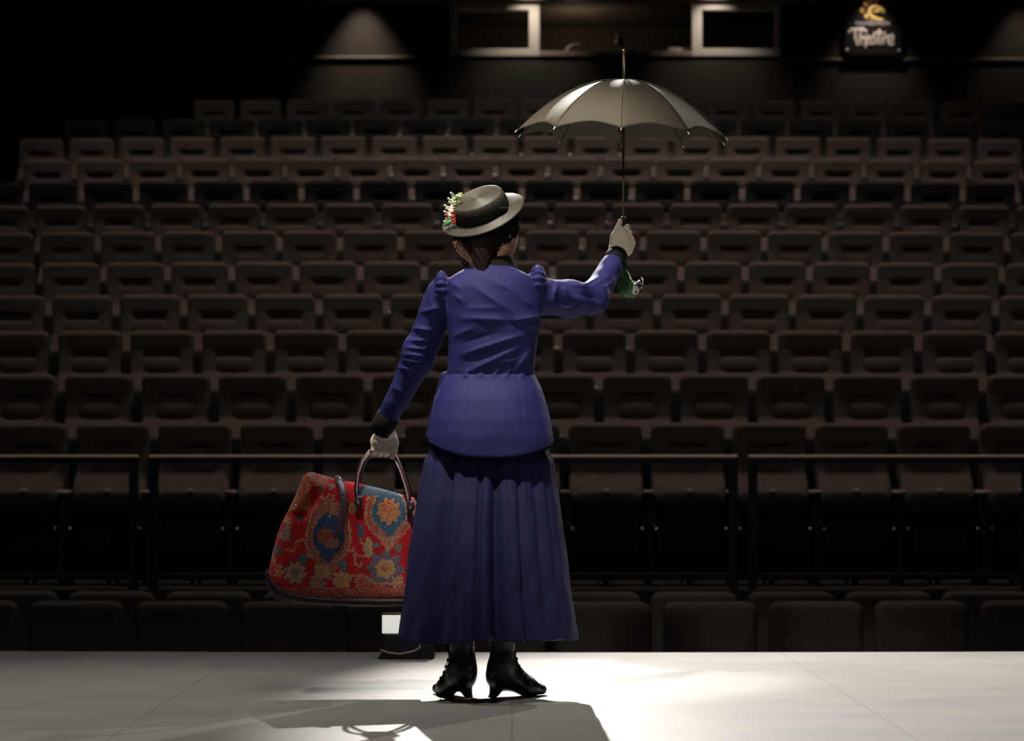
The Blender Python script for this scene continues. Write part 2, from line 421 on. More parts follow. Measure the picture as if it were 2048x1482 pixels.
struct(box('trim_3', (WX(1079, BW), BW-0.02, zt), (WX(1384, BW), BW+0.12, WZ(103, BW)), M['trim'], bev=0.006))

# things on the booth sill
sillz = WZ(103, BW)
t = empty('desk_lamp', (WX(1134, BW), BW+.05, sillz), 'small grey gooseneck lamp on the control booth sill', 'lamp')
P = [W(1134, 103, BW+.05), W(1136, 98, BW+.05), W(1141, 92, BW+.05), W(1148, 90, BW+.05), W(1153, 89, BW+.05)]
mk('gooseneck', *tube(P, [0.03, 0.022, 0.018, 0.018, 0.018], 10), M['lampw'], t)
mk('lamp_head', *tube([W(1153, 89, BW+.05), W(1160, 91, BW+.05)], [0.02, 0.04], 12), M['lampw'], t)
t = empty('microphone', (WX(1240, BW+.4), BW+.4, sillz), 'grey stand microphone behind the umbrella tip in the booth opening', 'microphone')
mk('stand', *tube([(WX(1240, BW+.4), BW+.4, zt-.95), W(1240, 88, BW+.4)], 0.014, 8), M['blackmetal'], t)
mk('body', *tube([W(1240, 90, BW+.4), W(1240, 79, BW+.4)], [0.05, 0.055], 12), M['blackmetal'], t)
mk('grille', *ball(W(1239, 71, BW+.4), 0.034, 12, 8), M['lampw'], t)
t = box('clipboard', (WX(1337, BW+.1), BW+.13, WZ(101.5, BW+.1)), (WX(1487, BW+.1), BW+.42, WZ(94, BW+.1)), M['paper'], bev=0.006)
tag(t, 'long pale board lying along the foot of the control booth windows', 'board')
t = mk('paper_roll', *tube([W(1254, 103, BW+.05), W(1272, 102, BW+.05)], 0.030, 12), M['paper'])
tag(t, 'small pale paper roll on the booth sill right behind the umbrella tip', 'paper')

# wall downlights, their cans just above the picture
for i, px in enumerate((722, 1060, 1432, 1750, 2056)):
    c = np.array([WX(px, BW-.32), BW-.34, WZ(-66, BW-.34)])
    lamp('downlight_lamp', 'SPOT', c, c+(0, 0.12, -1), [110, 70, 66, 60, 30][i], (1.0, 0.83, 0.68), 0.03, [66, 84, 84, 66, 66][i], 1.0)
struct(box('trim_4', (-7, BW-0.06, WZ(3, BW)), (7, BW, WZ(-2, BW)), M['trim'], bev=.005))

# theatre sign
SD = BW-0.06
sg = empty('theatre_sign', W(1747, 110, SD), 'black theatre sign with yellow sun emblem and white brush lettering', 'sign')
box('panel', (WX(1690, SD), SD, WZ(110, SD)), (WX(1803, SD), SD+.05, WZ(-6, SD)), M['signp'], sg, bev=0.004)
def swash(pts, r, name, m, parent, y=SD-.006, n=8):
    P = []; R = []
    pts = np.array(pts, float); k = len(pts)
    tt = np.linspace(0, k-1, (k-1)*6+1)
    for t_ in tt:                                   # Catmull-Rom through the strokes
        i = min(int(t_), k-2); f = t_-i
        p0, p1, p2, p3 = pts[max(i-1, 0)], pts[i], pts[i+1], pts[min(i+2, k-1)]
        q = 0.5*((2*p1)+(p2-p0)*f+(2*p0-5*p1+4*p2-p3)*f*f+(3*p1-p0-3*p2+p3)*f**3)
        P.append(W(q[0], q[1], y))
    V, Fc = tube(P, r, n); V = np.array(V); V[:, 1] = y+(V[:, 1]-y)*0.25
    return V, Fc
L = MB(); s = 0.0245/4.0
strokes = [([(1697.5, 66), (1702, 60), (1712, 58.5), (1724, 58), (1731, 62), (1731, 66)], 0.017),      # T bar
           ([(1711, 59), (1710, 72), (1713, 84), (1716, 91)], 0.019),                                   # T stem
           ([(1722, 59), (1720, 74), (1722, 90)], 0.016), ([(1722, 80), (1727, 73), (1731, 80), (1730, 88), (1731, 96)], 0.015),   # h
           ([(1733, 81), (1739, 78), (1737, 72), (1732, 77), (1734, 88), (1741, 87)], 0.013),           # e
           ([(1751, 74), (1745, 73), (1742, 82), (1745, 89), (1751, 82), (1751, 74), (1752, 89)], 0.013),  # a
           ([(1759, 59), (1758, 75), (1760, 91)], 0.017), ([(1746, 67), (1758, 66), (1771, 66)], 0.012),  # t
           ([(1766, 73), (1767, 90)], 0.015), ([(1767, 79), (1772, 72), (1776, 73)], 0.012),            # r
           ([(1777, 82), (1786, 79), (1785, 71), (1777, 74), (1776, 84), (1781, 90), (1788, 86)], 0.015)]  # e
for p, r in strokes: L.add(*swash(p, r*.82, 0, 0, 0))
L.build('lettering', M['signw'], sg)
sun = MB(); sun.add(*swash([(1768, 26), (1764, 19), (1752, 14), (1742, 16), (1739, 25), (1745, 34), (1756, 39), (1767, 40)], [0.016]*2+[0.02]*39+[0.012]*2, 0, 0, 0))
sun.add(*swash([(1748, 23), (1757, 22), (1766, 18)], 0.016, 0, 0, 0))
sun.build('sun_emblem', M['signy'], sg)
for (px, py, r) in ((1724, 22, .028), (1731, 9, .028), (1733, 33, .028), (1743, 40, .016), (1741, 3, .016), (1753, 3, .014)):
    V, Fc = ball(W(px, py, SD-.004), (r, .006, r*1.15), 10, 8); mk('sun_ray', V, Fc, M['signo' if py < 25 else 'signy'], sg)
g = MB(); q = 1711.5
for i in range(11):                                  # small line of capitals, too soft in the photograph to be read
    w_ = (4.6, 5, 5.2, 5.2, 3.6, 5, 4.4, 5, 4.6, 5, 4.6)[i]
    for a, b in (((q, 43.6), (q, 50.6)), ((q+w_-1.3, 43.6), (q+w_-1.3, 50.6)), ((q, (43.8, 47, 50.4)[i % 3]), (q+w_-1.3, (43.8, 47, 50.4)[i % 3]))):
        g.add(*swash([a, b], 0.0065, 0, 0, 0, n=4))
    q += w_+1.6
g.build('small_lettering', M['signg'], sg)
for px in (1694, 1799): mk('bolt', *ball(W(px, 102, SD-.004), (.02, .01, .026), 10, 6), M['steel'], sg)

# ------------------------------------------------------------------ theatre seats
HWD, TOPZ = 0.236, 1.044
def backrest_mesh(plain=False):
    nu, nv = 26, 40; V = []; Fc = []
    zs = TOPZ-np.concatenate([[0.0, .003, .008, .015, .024, .036, .05, .066, .085, .105, .125, .136, .142, .148, .155, .17, .185, .192, .198, .21],
                              np.linspace(.225, .47, nv-20)])
    us = np.sin(np.linspace(-1, 1, nu)*PI/2*0.98)/math.sin(PI/2*0.98)
    def front(u, v):
        e = np.interp(v, [0, .03, .14, .2, .31, .42, .47], [-.055, -.064, -.044, -.044, -.055, -.165, -.19])
        inn = 1/(1+np.exp((abs(u)-0.53)/0.03))
        slot = 1/(1+math.exp(-(v-.143)/.003))/(1+math.exp((v-.205)/.004))
        low = 1/(1+math.exp(-(v-.205)/.004))/(1+math.exp((v-.315)/.006))
        e += 0 if plain else inn*(slot*0.034+low*0.026)
        ed = max(0.0, (abs(u)-0.86)/0.14); tp = max(0.0, (0.03-v)/0.03)
        return e+0.035*(1-math.sqrt(max(0, 1-min(1, ed*ed+tp*tp))))
    rc = 0.055
    def hw(v): return HWD if v > rc else HWD-rc+math.sqrt(max(0, rc*rc-(rc-v)**2))
    nz = len(zs)
    for z in zs:
        v = TOPZ-z
        for u in us: V.append((u*hw(v), front(u, v), z))
    for z in zs:
        v = TOPZ-z
        for u in us:
            ed = max(0.0, (abs(u)-0.9)/0.1); tp = max(0.0, (0.03-v)/0.03)
            V.append((u*hw(v), 0.03-0.02*(1-math.sqrt(max(0, 1-min(1, ed*ed+tp*tp)))), z))
    n = nz*nu
    for i in range(nz-1):
        for j in range(nu-1):
            a = i*nu+j; Fc.append([a, a+nu, a+nu+1, a+1]); Fc.append([n+a, n+a+1, n+a+nu+1, n+a+nu])
        for j in (0, nu-1):
            a = i*nu+j; q = [a, n+a, n+a+nu, a+nu]; Fc.append(q if j == 0 else q[::-1])
    for j in range(nu-1):
        Fc.append([j, j+1, n+j+1, n+j]); a = (nz-1)*nu+j; Fc.append([a, n+a, n+a+1, a+1])
    return V, Fc
def pillow(c, r, p=4.0, n=28, m=14):
    V, Fc = ball((0, 0, 0), 1.0, n, m); V = np.array(V)
    s = (np.abs(V[:, 0])**p+np.abs(V[:, 2])**p+np.abs(V[:, 1])**2.2)**(-1/p)
    V = V*s[:, None]; V[:, 1] = np.clip(V[:, 1], -1, 1)
    return np.array(c)+V*np.array(r), Fc
def make_seat(kind, detail):
    fab = {'black': M['seatdarkest'], 'dark': M['plainseat']}.get(kind, M['seat'])
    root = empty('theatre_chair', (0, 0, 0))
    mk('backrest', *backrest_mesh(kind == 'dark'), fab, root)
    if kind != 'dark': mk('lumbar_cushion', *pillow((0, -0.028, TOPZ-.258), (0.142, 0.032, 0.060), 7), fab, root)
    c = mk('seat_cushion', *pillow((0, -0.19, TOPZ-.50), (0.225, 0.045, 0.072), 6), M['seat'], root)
    box('number_plate', (-.018, -.236, TOPZ-.447), (.018, -.20, TOPZ-.427), M['plate'], c, bev=.002)
    mk('seat_pan', *pillow((0, -0.215, TOPZ-.66), (0.22, 0.035, 0.212), 10), M['pan'], root)
    for s in ((1,) if not detail else (1,)):
        box('armrest', (.239, -.40, TOPZ-.462), (.291, .02, TOPZ-.436), M['arm'], root, bev=.008)
        box('armrest_support', (.252, -.36, RLEG), (.278, .03, TOPZ-.462), M['blackmetal'], root, bev=.006)
    leg = box('leg', (-.045, -.14, 0.0), (.045, -.02, TOPZ-.84), M['blackmetal'], root, bev=.008)
    if detail:
        for s in (-1, 1):
            mk('hinge', *ball((s*.222, -.30, TOPZ-.685), (.012, .012, .014), 8, 6), M['steel'], root)
        for s in (-1, 1):
            mk('foot_bolt', *ball((s*.03, -.15, .012), (.014, .014, .014), 8, 6), M['steel'], leg)
    return root
RLEG = 0.0
protos = {}
def copy_tree(o, parent=None):
    c = o.copy(); COL.objects.link(c)
    if parent is not None: c.parent = parent
    for ch in list(o.children): copy_tree(ch, c)
    return c
ORDN = 'first second third fourth fifth sixth seventh eighth ninth tenth eleventh twelfth thirteenth fourteenth fifteenth sixteenth seventeenth eighteenth nineteenth twentieth'.split()
ROWN = ['front row at the stage edge', 'second row from the stage', 'third row, behind the guard rail'] + [f'{ORDN[r]} row from the stage' for r in range(3, 13)] + ['top row by the back wall']
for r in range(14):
    kind = 'black' if r in (9, 12) else 'dark' if r < 2 else 'brown'  # two upper rows get the near-black fabric under this kind name
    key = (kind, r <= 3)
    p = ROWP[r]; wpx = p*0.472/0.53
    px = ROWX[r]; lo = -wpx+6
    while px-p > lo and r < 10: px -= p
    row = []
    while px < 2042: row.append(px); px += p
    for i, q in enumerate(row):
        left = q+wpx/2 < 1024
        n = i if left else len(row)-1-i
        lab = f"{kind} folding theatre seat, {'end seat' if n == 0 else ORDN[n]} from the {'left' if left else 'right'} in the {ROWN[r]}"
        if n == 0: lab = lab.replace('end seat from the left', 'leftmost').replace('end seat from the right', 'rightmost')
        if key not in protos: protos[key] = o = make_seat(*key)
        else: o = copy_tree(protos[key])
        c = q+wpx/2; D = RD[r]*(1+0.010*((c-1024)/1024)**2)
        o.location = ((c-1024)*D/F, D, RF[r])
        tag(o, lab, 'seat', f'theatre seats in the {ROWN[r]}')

# ------------------------------------------------------------------ guard rails in front of the tiers
GD = 12.62
def guard(pa, pb, posts, label):
    zr = WZ(910, GD); fz = RF[2]
    o = empty('guard_rail', (WX((pa+pb)/2, GD), GD, fz), label, 'railing', 'guard rails in front of the tiered seats')
    box('top_rail', (WX(pa, GD), GD-.03, WZ(916, GD)), (WX(pb, GD), GD+.03, zr), M['rail'], o, bev=.007)
    box('under_rail', (WX(pa, GD), GD-.02, WZ(926, GD)), (WX(pb, GD), GD+.02, WZ(916, GD)), M['blackmetal'], o)
    box('bottom_rail', (WX(pa, GD), GD-.02, fz+.06), (WX(pb, GD), GD+.02, fz+.10), M['blackmetal'], o, bev=.004)
    for q in posts: box('post', (WX(q, GD), GD-.025, fz), (WX(q+17, GD), GD+.025, WZ(917, GD)), M['blackmetal'], o, bev=.005)
guard(-140, 276, (-140, 259), 'black guard rail with bronze top bar, left of the carpet bag')
guard(299, 1475, (299, 878, 1458), 'long black guard rail with bronze top bar passing behind the person')
guard(1497, 2180, (1497, 2044, 2163), 'black guard rail with bronze top bar at the right end')

# ------------------------------------------------------------------ small floor monitor on the stage edge
MD = 8.30
t = empty('floor_monitor', W(813, 1318, MD), 'small black floor monitor with a white screen on the stage edge', 'monitor')
zb = 0.0
mbx = MB(); xa, xb = WX(764, MD), WX(868, MD); zc = WZ(1269, MD)
V = [(xa, MD, 0), (xb, MD, 0), (xb, MD+.16, 0), (xa, MD+.16, 0), (xa+.004, MD+.03, zc), (xb-.02, MD+.03, zc), (xb-.02, MD+.15, zc), (xa+.004, MD+.15, zc)]
mk('housing', V, [[3, 2, 1, 0], [4, 5, 6, 7], [0, 1, 5, 4], [1, 2, 6, 5], [2, 3, 7, 6], [3, 0, 4, 7]], M['monitor'], t, smooth=False).modifiers.new('bev', 'BEVEL').width = .006
sc_ = box('card_case', (WX(760, MD), MD+.06, zc-.002), (WX(850, MD), MD+.10, WZ(1228, MD)), M['monitor'], t, bev=.004)
box('card', (WX(762.5, MD), MD+.054, WZ(1267, MD+.05)), (WX(846, MD), MD+.062, WZ(1230.5, MD+.05)), M['card'], sc_, bev=.002)  # white card on the box, given a glow of its own
box('base_plate', (WX(756, MD), MD-.012, 0), (WX(864, MD), MD+.17, .010), M['monitor'], t, bev=.003)
P = [W(762, 1300, MD-.005), W(775, 1305, MD-.02), W(800, 1308, MD-.03), W(825, 1303, MD-.02), W(839, 1296, MD), W(840, 1284, MD+.02)]
mk('cable', *tube(P, .0035, 8), M['alu'], t)
mk('knob', *ball(W(838, 1284, MD+.005), .006, 10, 8), M['steel'], t)

# ------------------------------------------------------------------ the person
per = empty('person', (WX(982), WD, 0), 'person seen from behind in navy jacket and long skirt, holding up an umbrella', 'person')
def n3(X, Y, Z, f, ph=0.0):
    return (np.sin(X*f+ph)*np.cos(Z*f*0.9+1.3*ph)+np.sin((X+Z)*f*0.63+Y*f*0.8+2*ph)+np.cos(Y*f*1.1-Z*f*0.5+ph))/3
# joints (viewer's side names: l = viewer's left)
SL, EL, WL = W(884, 592, 6.86), W(838, 716, 6.92), W(774, 838, 7.02)
SR, ER, WR = W(1066, 592, 6.87), W(1186, 598, 6.99), W(1229, 520, 7.15)
HC = W(986, 452, 6.88)                              # head centre
ca, sa = math.cos(math.radians(52)), math.sin(math.radians(52))
FD = np.array([math.sin(math.radians(40)), math.cos(math.radians(40)), 0]); SD_ = np.array([FD[1], -FD[0], 0])
HN = np.array([-.32, -.50, .80]); HN /= np.linalg.norm(HN)           # hat axis
HB = W(966, 429, 6.86)                                                # brim centre
def hl(X, Y, Z):
    x, y, z = X-HC[0], Y-HC[1], Z-HC[2]
    return x*FD[0]+y*FD[1], x*SD_[0]+y*SD_[1], z
def hp(f, s, u): return HC+FD*f+SD_*s+np.array([0, 0, u])
tz = np.array([WZ(y) for y in (480, 515, 525, 535, 545, 556, 575, 600, 640, 690, 745, 760, 775, 800, 840, 875, 930)])[::-1]
tl = np.array([955, 953, 950, 936, 915, 897, 887, 888, 893, 896, 894, 889, 880, 869, 861, 857, 853])[::-1]
tr = np.array([1000, 1002, 1008, 1026, 1048, 1066, 1075, 1079, 1081, 1075, 1069, 1074, 1082, 1090, 1100, 1107, 1112])[::-1]
tb = np.array([.04, .045, .052, .060, .075, .086, .100, .108, .110, .102, .088, .097, .115, .140, .164, .176, .180])[::-1]
zd = np.linspace(tz[0], tz[-1], 400); kr = np.exp(-np.linspace(-2, 2, 25)**2); kr /= kr.sum()
def smo(t):
    v = np.interp(zd, tz, t); return np.convolve(np.pad(v, 12, mode='edge'), kr, 'valid')
tl, tr, tb = smo(tl), smo(tr), smo(tb); tz = zd
def torso(X, Y, Z, grow=0.0):
    l = np.interp(Z, tz, WX(tl)); r = np.interp(Z, tz, WX(tr)); b = np.interp(Z, tz, tb)+grow
    a = (r-l)/2+grow; cx = (l+r)/2
    k = ((np.abs(X-cx)/a)**2.3+(np.abs(Y-WD)/b)**2.3)**(1/2.3)
    return (k-1)*np.minimum(a, b)
def body(X, Y, Z):
    d = torso(X, Y, Z, -0.016)
    d = smax(d, Z-WZ(532), .02); d = smax(d, WZ(872)-Z, .02)
    neck = cap(X, Y, Z, W(980, 560, 6.85), W(986, 490, 6.87), .062, .052)
    d = smin(d, neck, .03)
    f, s, u = hl(X, Y, Z)
    hd = ell(f, s, u, (-.005, 0, .012), (.094, .076, .094))
    jaw = ell(f, s, u, (.030, 0, -.052), (.060, .056, .074))
    hd = smin(hd, jaw, .04)
    hd = smin(hd, cap(f, s, u, (.088, 0, .0), (.106, 0, -.036), .008, .011), .012)       # nose
    hd = smin(hd, cap(f, s, u, (.087, -.014, -.068), (.087, .014, -.068), .007, .007), .010)   # lips
    hd = smin(hd, ell(f, s, u, (.074, 0, -.108), (.018, .02, .016)), .015)               # chin
    for q in (-1, 1):
        hd = smax(hd, -ell(f, s, u, (.098, q*.032, .004), (.016, .017, .011)), .012)     # eye sockets
        hd = smin(hd, ell(f, s, u, (.083, q*.032, .002), (.012, .013, .012)), .004)      # eyes
        ear = ell(f, s, u, (-.008, q*.078, -.018), (.018, .010, .031))
        ear = smax(ear, -ell(f, s, u, (-.006, q*.088, -.014), (.009, .006, .018)), .004)
        hd = smin(hd, ear, .006)
    hd = smax(hd, (X-HB[0])*HN[0]+(Y-HB[1])*HN[1]+(Z-HB[2])*HN[2]-.046, .02)
    d = smin(d, hd, .018)
    for P, R in (((SL, EL, WL), (.042, .036, .026)), ((SR, ER, WR), (.042, .036, .026))):
        d = smin(d, chain(X, Y, Z, P, R, .02), .03)
    hipx = WX(982)
    for q, ax in ((-1, 924), (1, 1003)):
        d = smin(d, chain(X, Y, Z, [(hipx+q*.085, WD, .86), (hipx+q*.07, WD+.01, .48), (WX(ax, 6.85), 6.85, .16)], (.085, .055, .030), .03), .03)
    return d
zs = np.concatenate([np.arange(0.28, 1.38, .008), np.arange(1.38, 1.70, .0035)])
sdf('body', body, (-.42, 6.64, .28), (.42, 7.22, 1.70), .0055, M['skin'], per, smooth=1, zs=zs)

def ridges(X, Z, L):
    o = 0
    for ax, ay, bx, by, w, h in L:
        d2, t = seg2(X, Z, (WX(ax), WZ(ay)), (WX(bx), WZ(by)))
        o = o+1.75*h*1e-3*np.exp(-(np.sqrt(d2+2.5e-6)-1.6e-3)/(w*1.35e-3))*(0.35+0.65*np.sin(np.clip(t, .0, 1)*PI))
    return o
RT = [(948, 578, 1020, 628, 8, 4.5), (968, 556, 1036, 594, 9, 4), (935, 621, 1000, 622, 6, 3), (925, 641, 1034, 646, 7, 5), (1030, 646, 1080, 636, 7, 5.5),
      (1046, 661, 1078, 653, 5, 4), (928, 711, 1046, 674, 5.5, 6.5), (934, 748, 1034, 701, 6, 6.5), (985, 731, 1034, 723, 5, 4), (1033, 742, 1060, 706, 5, 5),
      (910, 675, 950, 660, 6, 3), (985, 757, 998, 742, 4, 4.5), (1010, 758, 1020, 742, 4, 4), (1042, 757, 1050, 743, 4, 4), (958, 757, 965, 748, 4, 4), (930, 757, 936, 748, 4, 4),
      (898, 565, 925, 585, 6, 3), (904, 590, 930, 612, 6, 3), (1045, 600, 1066, 618, 7, 3),
      (893, 750, 1072, 750, 2.5, -3.5), (1060, 550, 1084, 606, 3.5, -6), (894, 552, 898, 618, 3.5, -6), (982, 560, 982, 905, 1.2, -1.0), (935, 760, 925, 905, 1.2, -1.2), (1036, 760, 1052, 905, 1.2, -1.2),
      (1000, 640, 1070, 668, 9, -3), (925, 690, 1000, 668, 9, -4), (930, 728, 1000, 705, 7, -4)]
RA = [(838, 624, 880, 618, 5, 6), (820, 654, 866, 662, 5, 6), (812, 679, 862, 682, 4.5, 6), (808, 693, 856, 699, 4, 5.5), (804, 707, 852, 712, 4, 6), (803, 719, 848, 727, 4, 5.5), (790, 731, 840, 744, 5, 6),
      (775, 768, 812, 790, 7, 4), (760, 800, 800, 806, 6, 3), (862, 598, 872, 640, 6, 4), (846, 700, 854, 690, 5, 4),
      (1099, 553, 1082, 588, 5, 6), (1117, 560, 1102, 618, 5.5, 6), (1124, 566, 1146, 596, 5, 5), (1136, 566, 1180, 569, 5, 5), (1168, 566, 1200, 544, 5, 5.5), (1195, 597, 1212, 616, 5, 7),
      (1184, 568, 1224, 540, 5, 4), (1146, 590, 1178, 606, 6, 4.5), (1106, 620, 1160, 612, 7, 4), (1208, 570, 1232, 552, 6, 3), (1090, 600, 1088, 632, 6, 4),
      (1105, 590, 1140, 612, 6, -5), (1160, 585, 1190, 592, 5, -5)]
HEMZ = WZ(915, 6.66)
def jacket(X, Y, Z):
    t = torso(X, Y, Z)
    back = np.clip((WD+.03-Y)/.05, 0, 1)
    t = t-back*ridges(X, Z, RT)-0.0022*n3(X, Y, Z, 34)
    t = smax(t, Z-WZ(530), .006)                    # neckline
    # left front opening swings out at the hip
    t = smin(t, cap(X, Y, Z, W(888, 752, 6.86), W(860, 872, 6.90), .012, .016), .02)
    a1 = chain(X, Y, Z, (SL, EL, WL), (.057, .051, .036), .02)
    a2 = chain(X, Y, Z, (SR, W(1140, 598, 6.93), ER, WR), (.060, .060, .050, .036), .02)
    a1 = smin(a1, ell(X, Y, Z, W(830, 700, 6.92), (.04, .05, .05)), .02)
    rg = ridges(X, Z, RA)
    wob = 0.0025*n3(X, Y, Z, 70, .7)
    a1 = a1-rg*np.clip((EL[1]+.05-Y)/.05, .25, 1)-wob; a2 = a2-rg-wob
    # gathered sleeve heads
    for c, r in ((W(883, 574, 6.845), (.024, .062, .052)), (W(1076, 563, 6.855), (.030, .060, .054))):
        p = ell(X, Y, Z, c, r)
        ang = np.arctan2(Z-c[2], Y-c[1]); p = p-0.0016*np.sin(ang*15)
        if c[0] < 0: a1 = smin(a1, p, .012)
        else: a2 = smin(a2, p, .014)
    # trim the sleeve ends square to the forearm
    for q, (E, Wr, s) in enumerate(((EL, WL, 1.0), (ER, WR, 1.0))):
        n = (Wr-E)/np.linalg.norm(Wr-E); h = (X-Wr[0])*n[0]+(Y-Wr[1])*n[1]+(Z-Wr[2])*n[2]
        if q == 0: a1 = smax(a1, h+.010, .004)
        else: a2 = smax(a2, h+.012, .004)
    d = smin(smin(t, a1, .016), a2, .020)
    cx = WX(982); k = np.clip(np.abs(X-cx)/.205, 0, 1.1)
    zh = HEMZ+.050*k**2.6
    inner = torso(X, Y, Z)+.012
    d = np.where(Z < 1.0, np.maximum(d, -inner), d)
    d = np.maximum(d, np.where(np.abs(X-cx) < .25, zh-Z, d))
    return d
sdf('jacket', jacket, (-.46, 6.60, .74), (.40, 7.22, 1.55), .0042, M['cotton'], per, smooth=1)
# stitched edge of the hem
def cuff(E, Wr, r0, r1, L, off):
    n = (Wr-E)/np.linalg.norm(Wr-E); a = Wr+n*off; b = a+n*L
    return [a, a+n*.003, a+n*L*.5, b-n*.003, b, b-n*.004], [r0-.004, r0, (r0+r1)/2, r1, r1-.003, r1-.010]
P, R = cuff(EL, WL, .0415, .0395, .072, -.016); mk('cuff', *tube(P, R, 28), M['velvet'], per)
P, R = cuff(ER, WR, .0385, .0375, .056, -.020); mk('cuff', *tube(P, R, 28), M['velvet'], per)
cz = np.array([0, 0, 1.0])
ctr = W(982, 540, 6.845)
def cj(r, h, t): return r*(1+.10*math.cos(t)**2), h+.012*math.cos(t-.4)
mk('collar', *lathe([(.058, .038), (.064, .040), (.068, .030), (.078, .0), (.088, -.016), (.080, -.018), (.066, -.005), (.060, .02), (.058, .038)], 40, ctr, jit=cj), M['velvet'], per)

# skirt: gathered panels falling from the waist
def skirt_mesh():
    nt, nz = 420, 90; V = []; Fc = []
    grooves = [(872, 17, .027), (916, 7, .004), (957, 9, .017), (997, 15, .034), (1056, 7, .012), (1097, 9, .008), (828, 9, .008), (1128, 7, .005), (937, 6, .003), (1028, 6, .003)]
    for i in range(nz):
        s = i/(nz-1); py = 868+s*(1271-868)
        l = np.interp(py, [868, 900, 1000, 1100, 1271], [858, 853, 834, 819, 798]); r = np.interp(py, [868, 900, 1000, 1100, 1271], [1100, 1104, 1119, 1132, 1156])
        cx = WX((l+r)/2); a = (WX(r)-WX(l))/2-.03*(1-min(1, (py-868)/55)); b = np.interp(py, [868, 900, 930, 1000, 1100, 1271], [.105, .120, .140, .172, .200, .238])
        for j in range(nt):
            t = 2*PI*j/nt; c, sn = math.cos(t), math.sin(t)
            dis = 0.0; u = c
            if sn < 0.25:
                w_back = min(1, (0.25-sn)/0.4)
                for gx, gw, gd in grooves:
                    gu = (gx-977)/179.0; ww = gw/179.0*(1.0-.25*(1-s))
                    dis -= w_back*1.5*gd*(0.35+0.65*s)*math.exp(-((u-gu)/ww)**2)
                    dis += w_back*0.30*gd*(0.35+0.65*s)*(math.exp(-((u-gu-2.2*ww)/(1.3*ww))**2)+math.exp(-((u-gu+2.2*ww)/(1.3*ww))**2))
            fr = max(0, sn)
            dis += fr*0.014*(.3+.7*s)*math.sin(13*t+.6*math.sin(5*t))
            dis += .0030*math.sin(9*s*2+5*t)*math.sin(11*t+5*s+1)*s
            dis += .0010*math.sin(24*t+1.5*math.sin(5*t))*(1-s)
            z = WZ(py)-(0.004*math.sin(5*t+1)+0.006*(1+math.sin(t*3+2.2)))*s**4
            k = 1+dis/((a+b)/2)
            V.append((cx+a*c*k, WD+b*sn*k, z))
    # turned hem
    top = nz
    for off, dz in ((-.004, -.001), (-.006, .03)):
        for j in range(nt):
            q = V[(nz-1)*nt+j]; dx, dy = q[0]-WX(977), q[1]-WD; L = math.hypot(dx, dy)
            V.append((q[0]+dx/L*off, q[1]+dy/L*off, q[2]+dz))
    for i in range(nz+1):
        for j in range(nt):
            j2 = (j+1) % nt; Fc.append([i*nt+j, (i+1)*nt+j, (i+1)*nt+j2, i*nt+j2])
    return V, Fc
mk('skirt', *skirt_mesh(), M['skirt'], per)

# boots
def boot(name, top, mid, heel, hb, ball_, toe, foot_w, hooks):
    def fn(X, Y, Z):
        d = chain(X, Y, Z, [top, mid], (.046, .040), .02)
        d = smin(d, ell(X, Y, Z, heel, (.040, .036, .045)), .03)
        d = smin(d, chain(X, Y, Z, [heel+(0, 0, .004), ball_, toe], (.038, .029, .017), .015, foot_w), .03)
        d = smin(d, cap(X, Y, Z, heel+(0, 0, -.015), hb, .031, .0125), .006)
        # top of the instep
        d = smin(d, cap(X, Y, Z, mid, ball_+(0, 0, .008), .034, .02), .03)
        d = smax(d, .001-Z, .003)
        return d-0.0012*n3(X, Y, Z, 120)
    lo = np.minimum(np.minimum(top, toe), hb)-.06; hi = np.maximum(np.maximum(top, toe), heel)+.06
    lo[2] = -.006; hi[2] = top[2]
    o = sdf(name, fn, lo, hi, .0026, M['boot'], per, smooth=1)
    so = MB()
    so.add(*lathe([(.001, .0), (.0135, .0), (.0135, .007), (.001, .007)], 16, (hb[0], hb[1], 0)))
    so.build('heel_cap', M['sole'], o)
    lace = MB()
    for i, h in enumerate(hooks):
        mk('lace_hook', *ball(h, (.0055, .0055, .006), 8, 6), M['boot'], o)
    for a, b in zip(hooks[:-1], hooks[1:]):
        m_ = (np.array(a)+b)/2+(0, -.012, 0)
        lace.add(*tube([a, m_, b], .0018, 6))
    lace.build('laces', M['boot'], o)
    return o
boot('boot', W(1004, 1205, 6.85), W(1005, 1325, 6.85), W(999, 1352, 6.86), np.array([WX(984.5, 6.84), 6.84, 0]), np.array([WX(1056, 6.885), 6.885, .027]), np.array([WX(1083, 6.91), 6.91, .019]), 1.25,
     [W(x, y, 6.845) for x, y in ((1030, 1306), (1033, 1318), (1038, 1332), (1045, 1344), (1053, 1356), (1061, 1368))])
boot('boot', W(922, 1205, 6.86), W(925, 1325, 6.86), W(926, 1352, 6.86), np.array([WX(937.5, 6.845), 6.845, 0]), np.array([WX(894, 6.91), 6.91, .027]), np.array([WX(875, 6.96), 6.96, .018]), 1.25,
     [W(x, y, 6.85) for x, y in ((899, 1307), (896, 1320), (892, 1333), (888, 1345), (882, 1356), (878, 1364))])

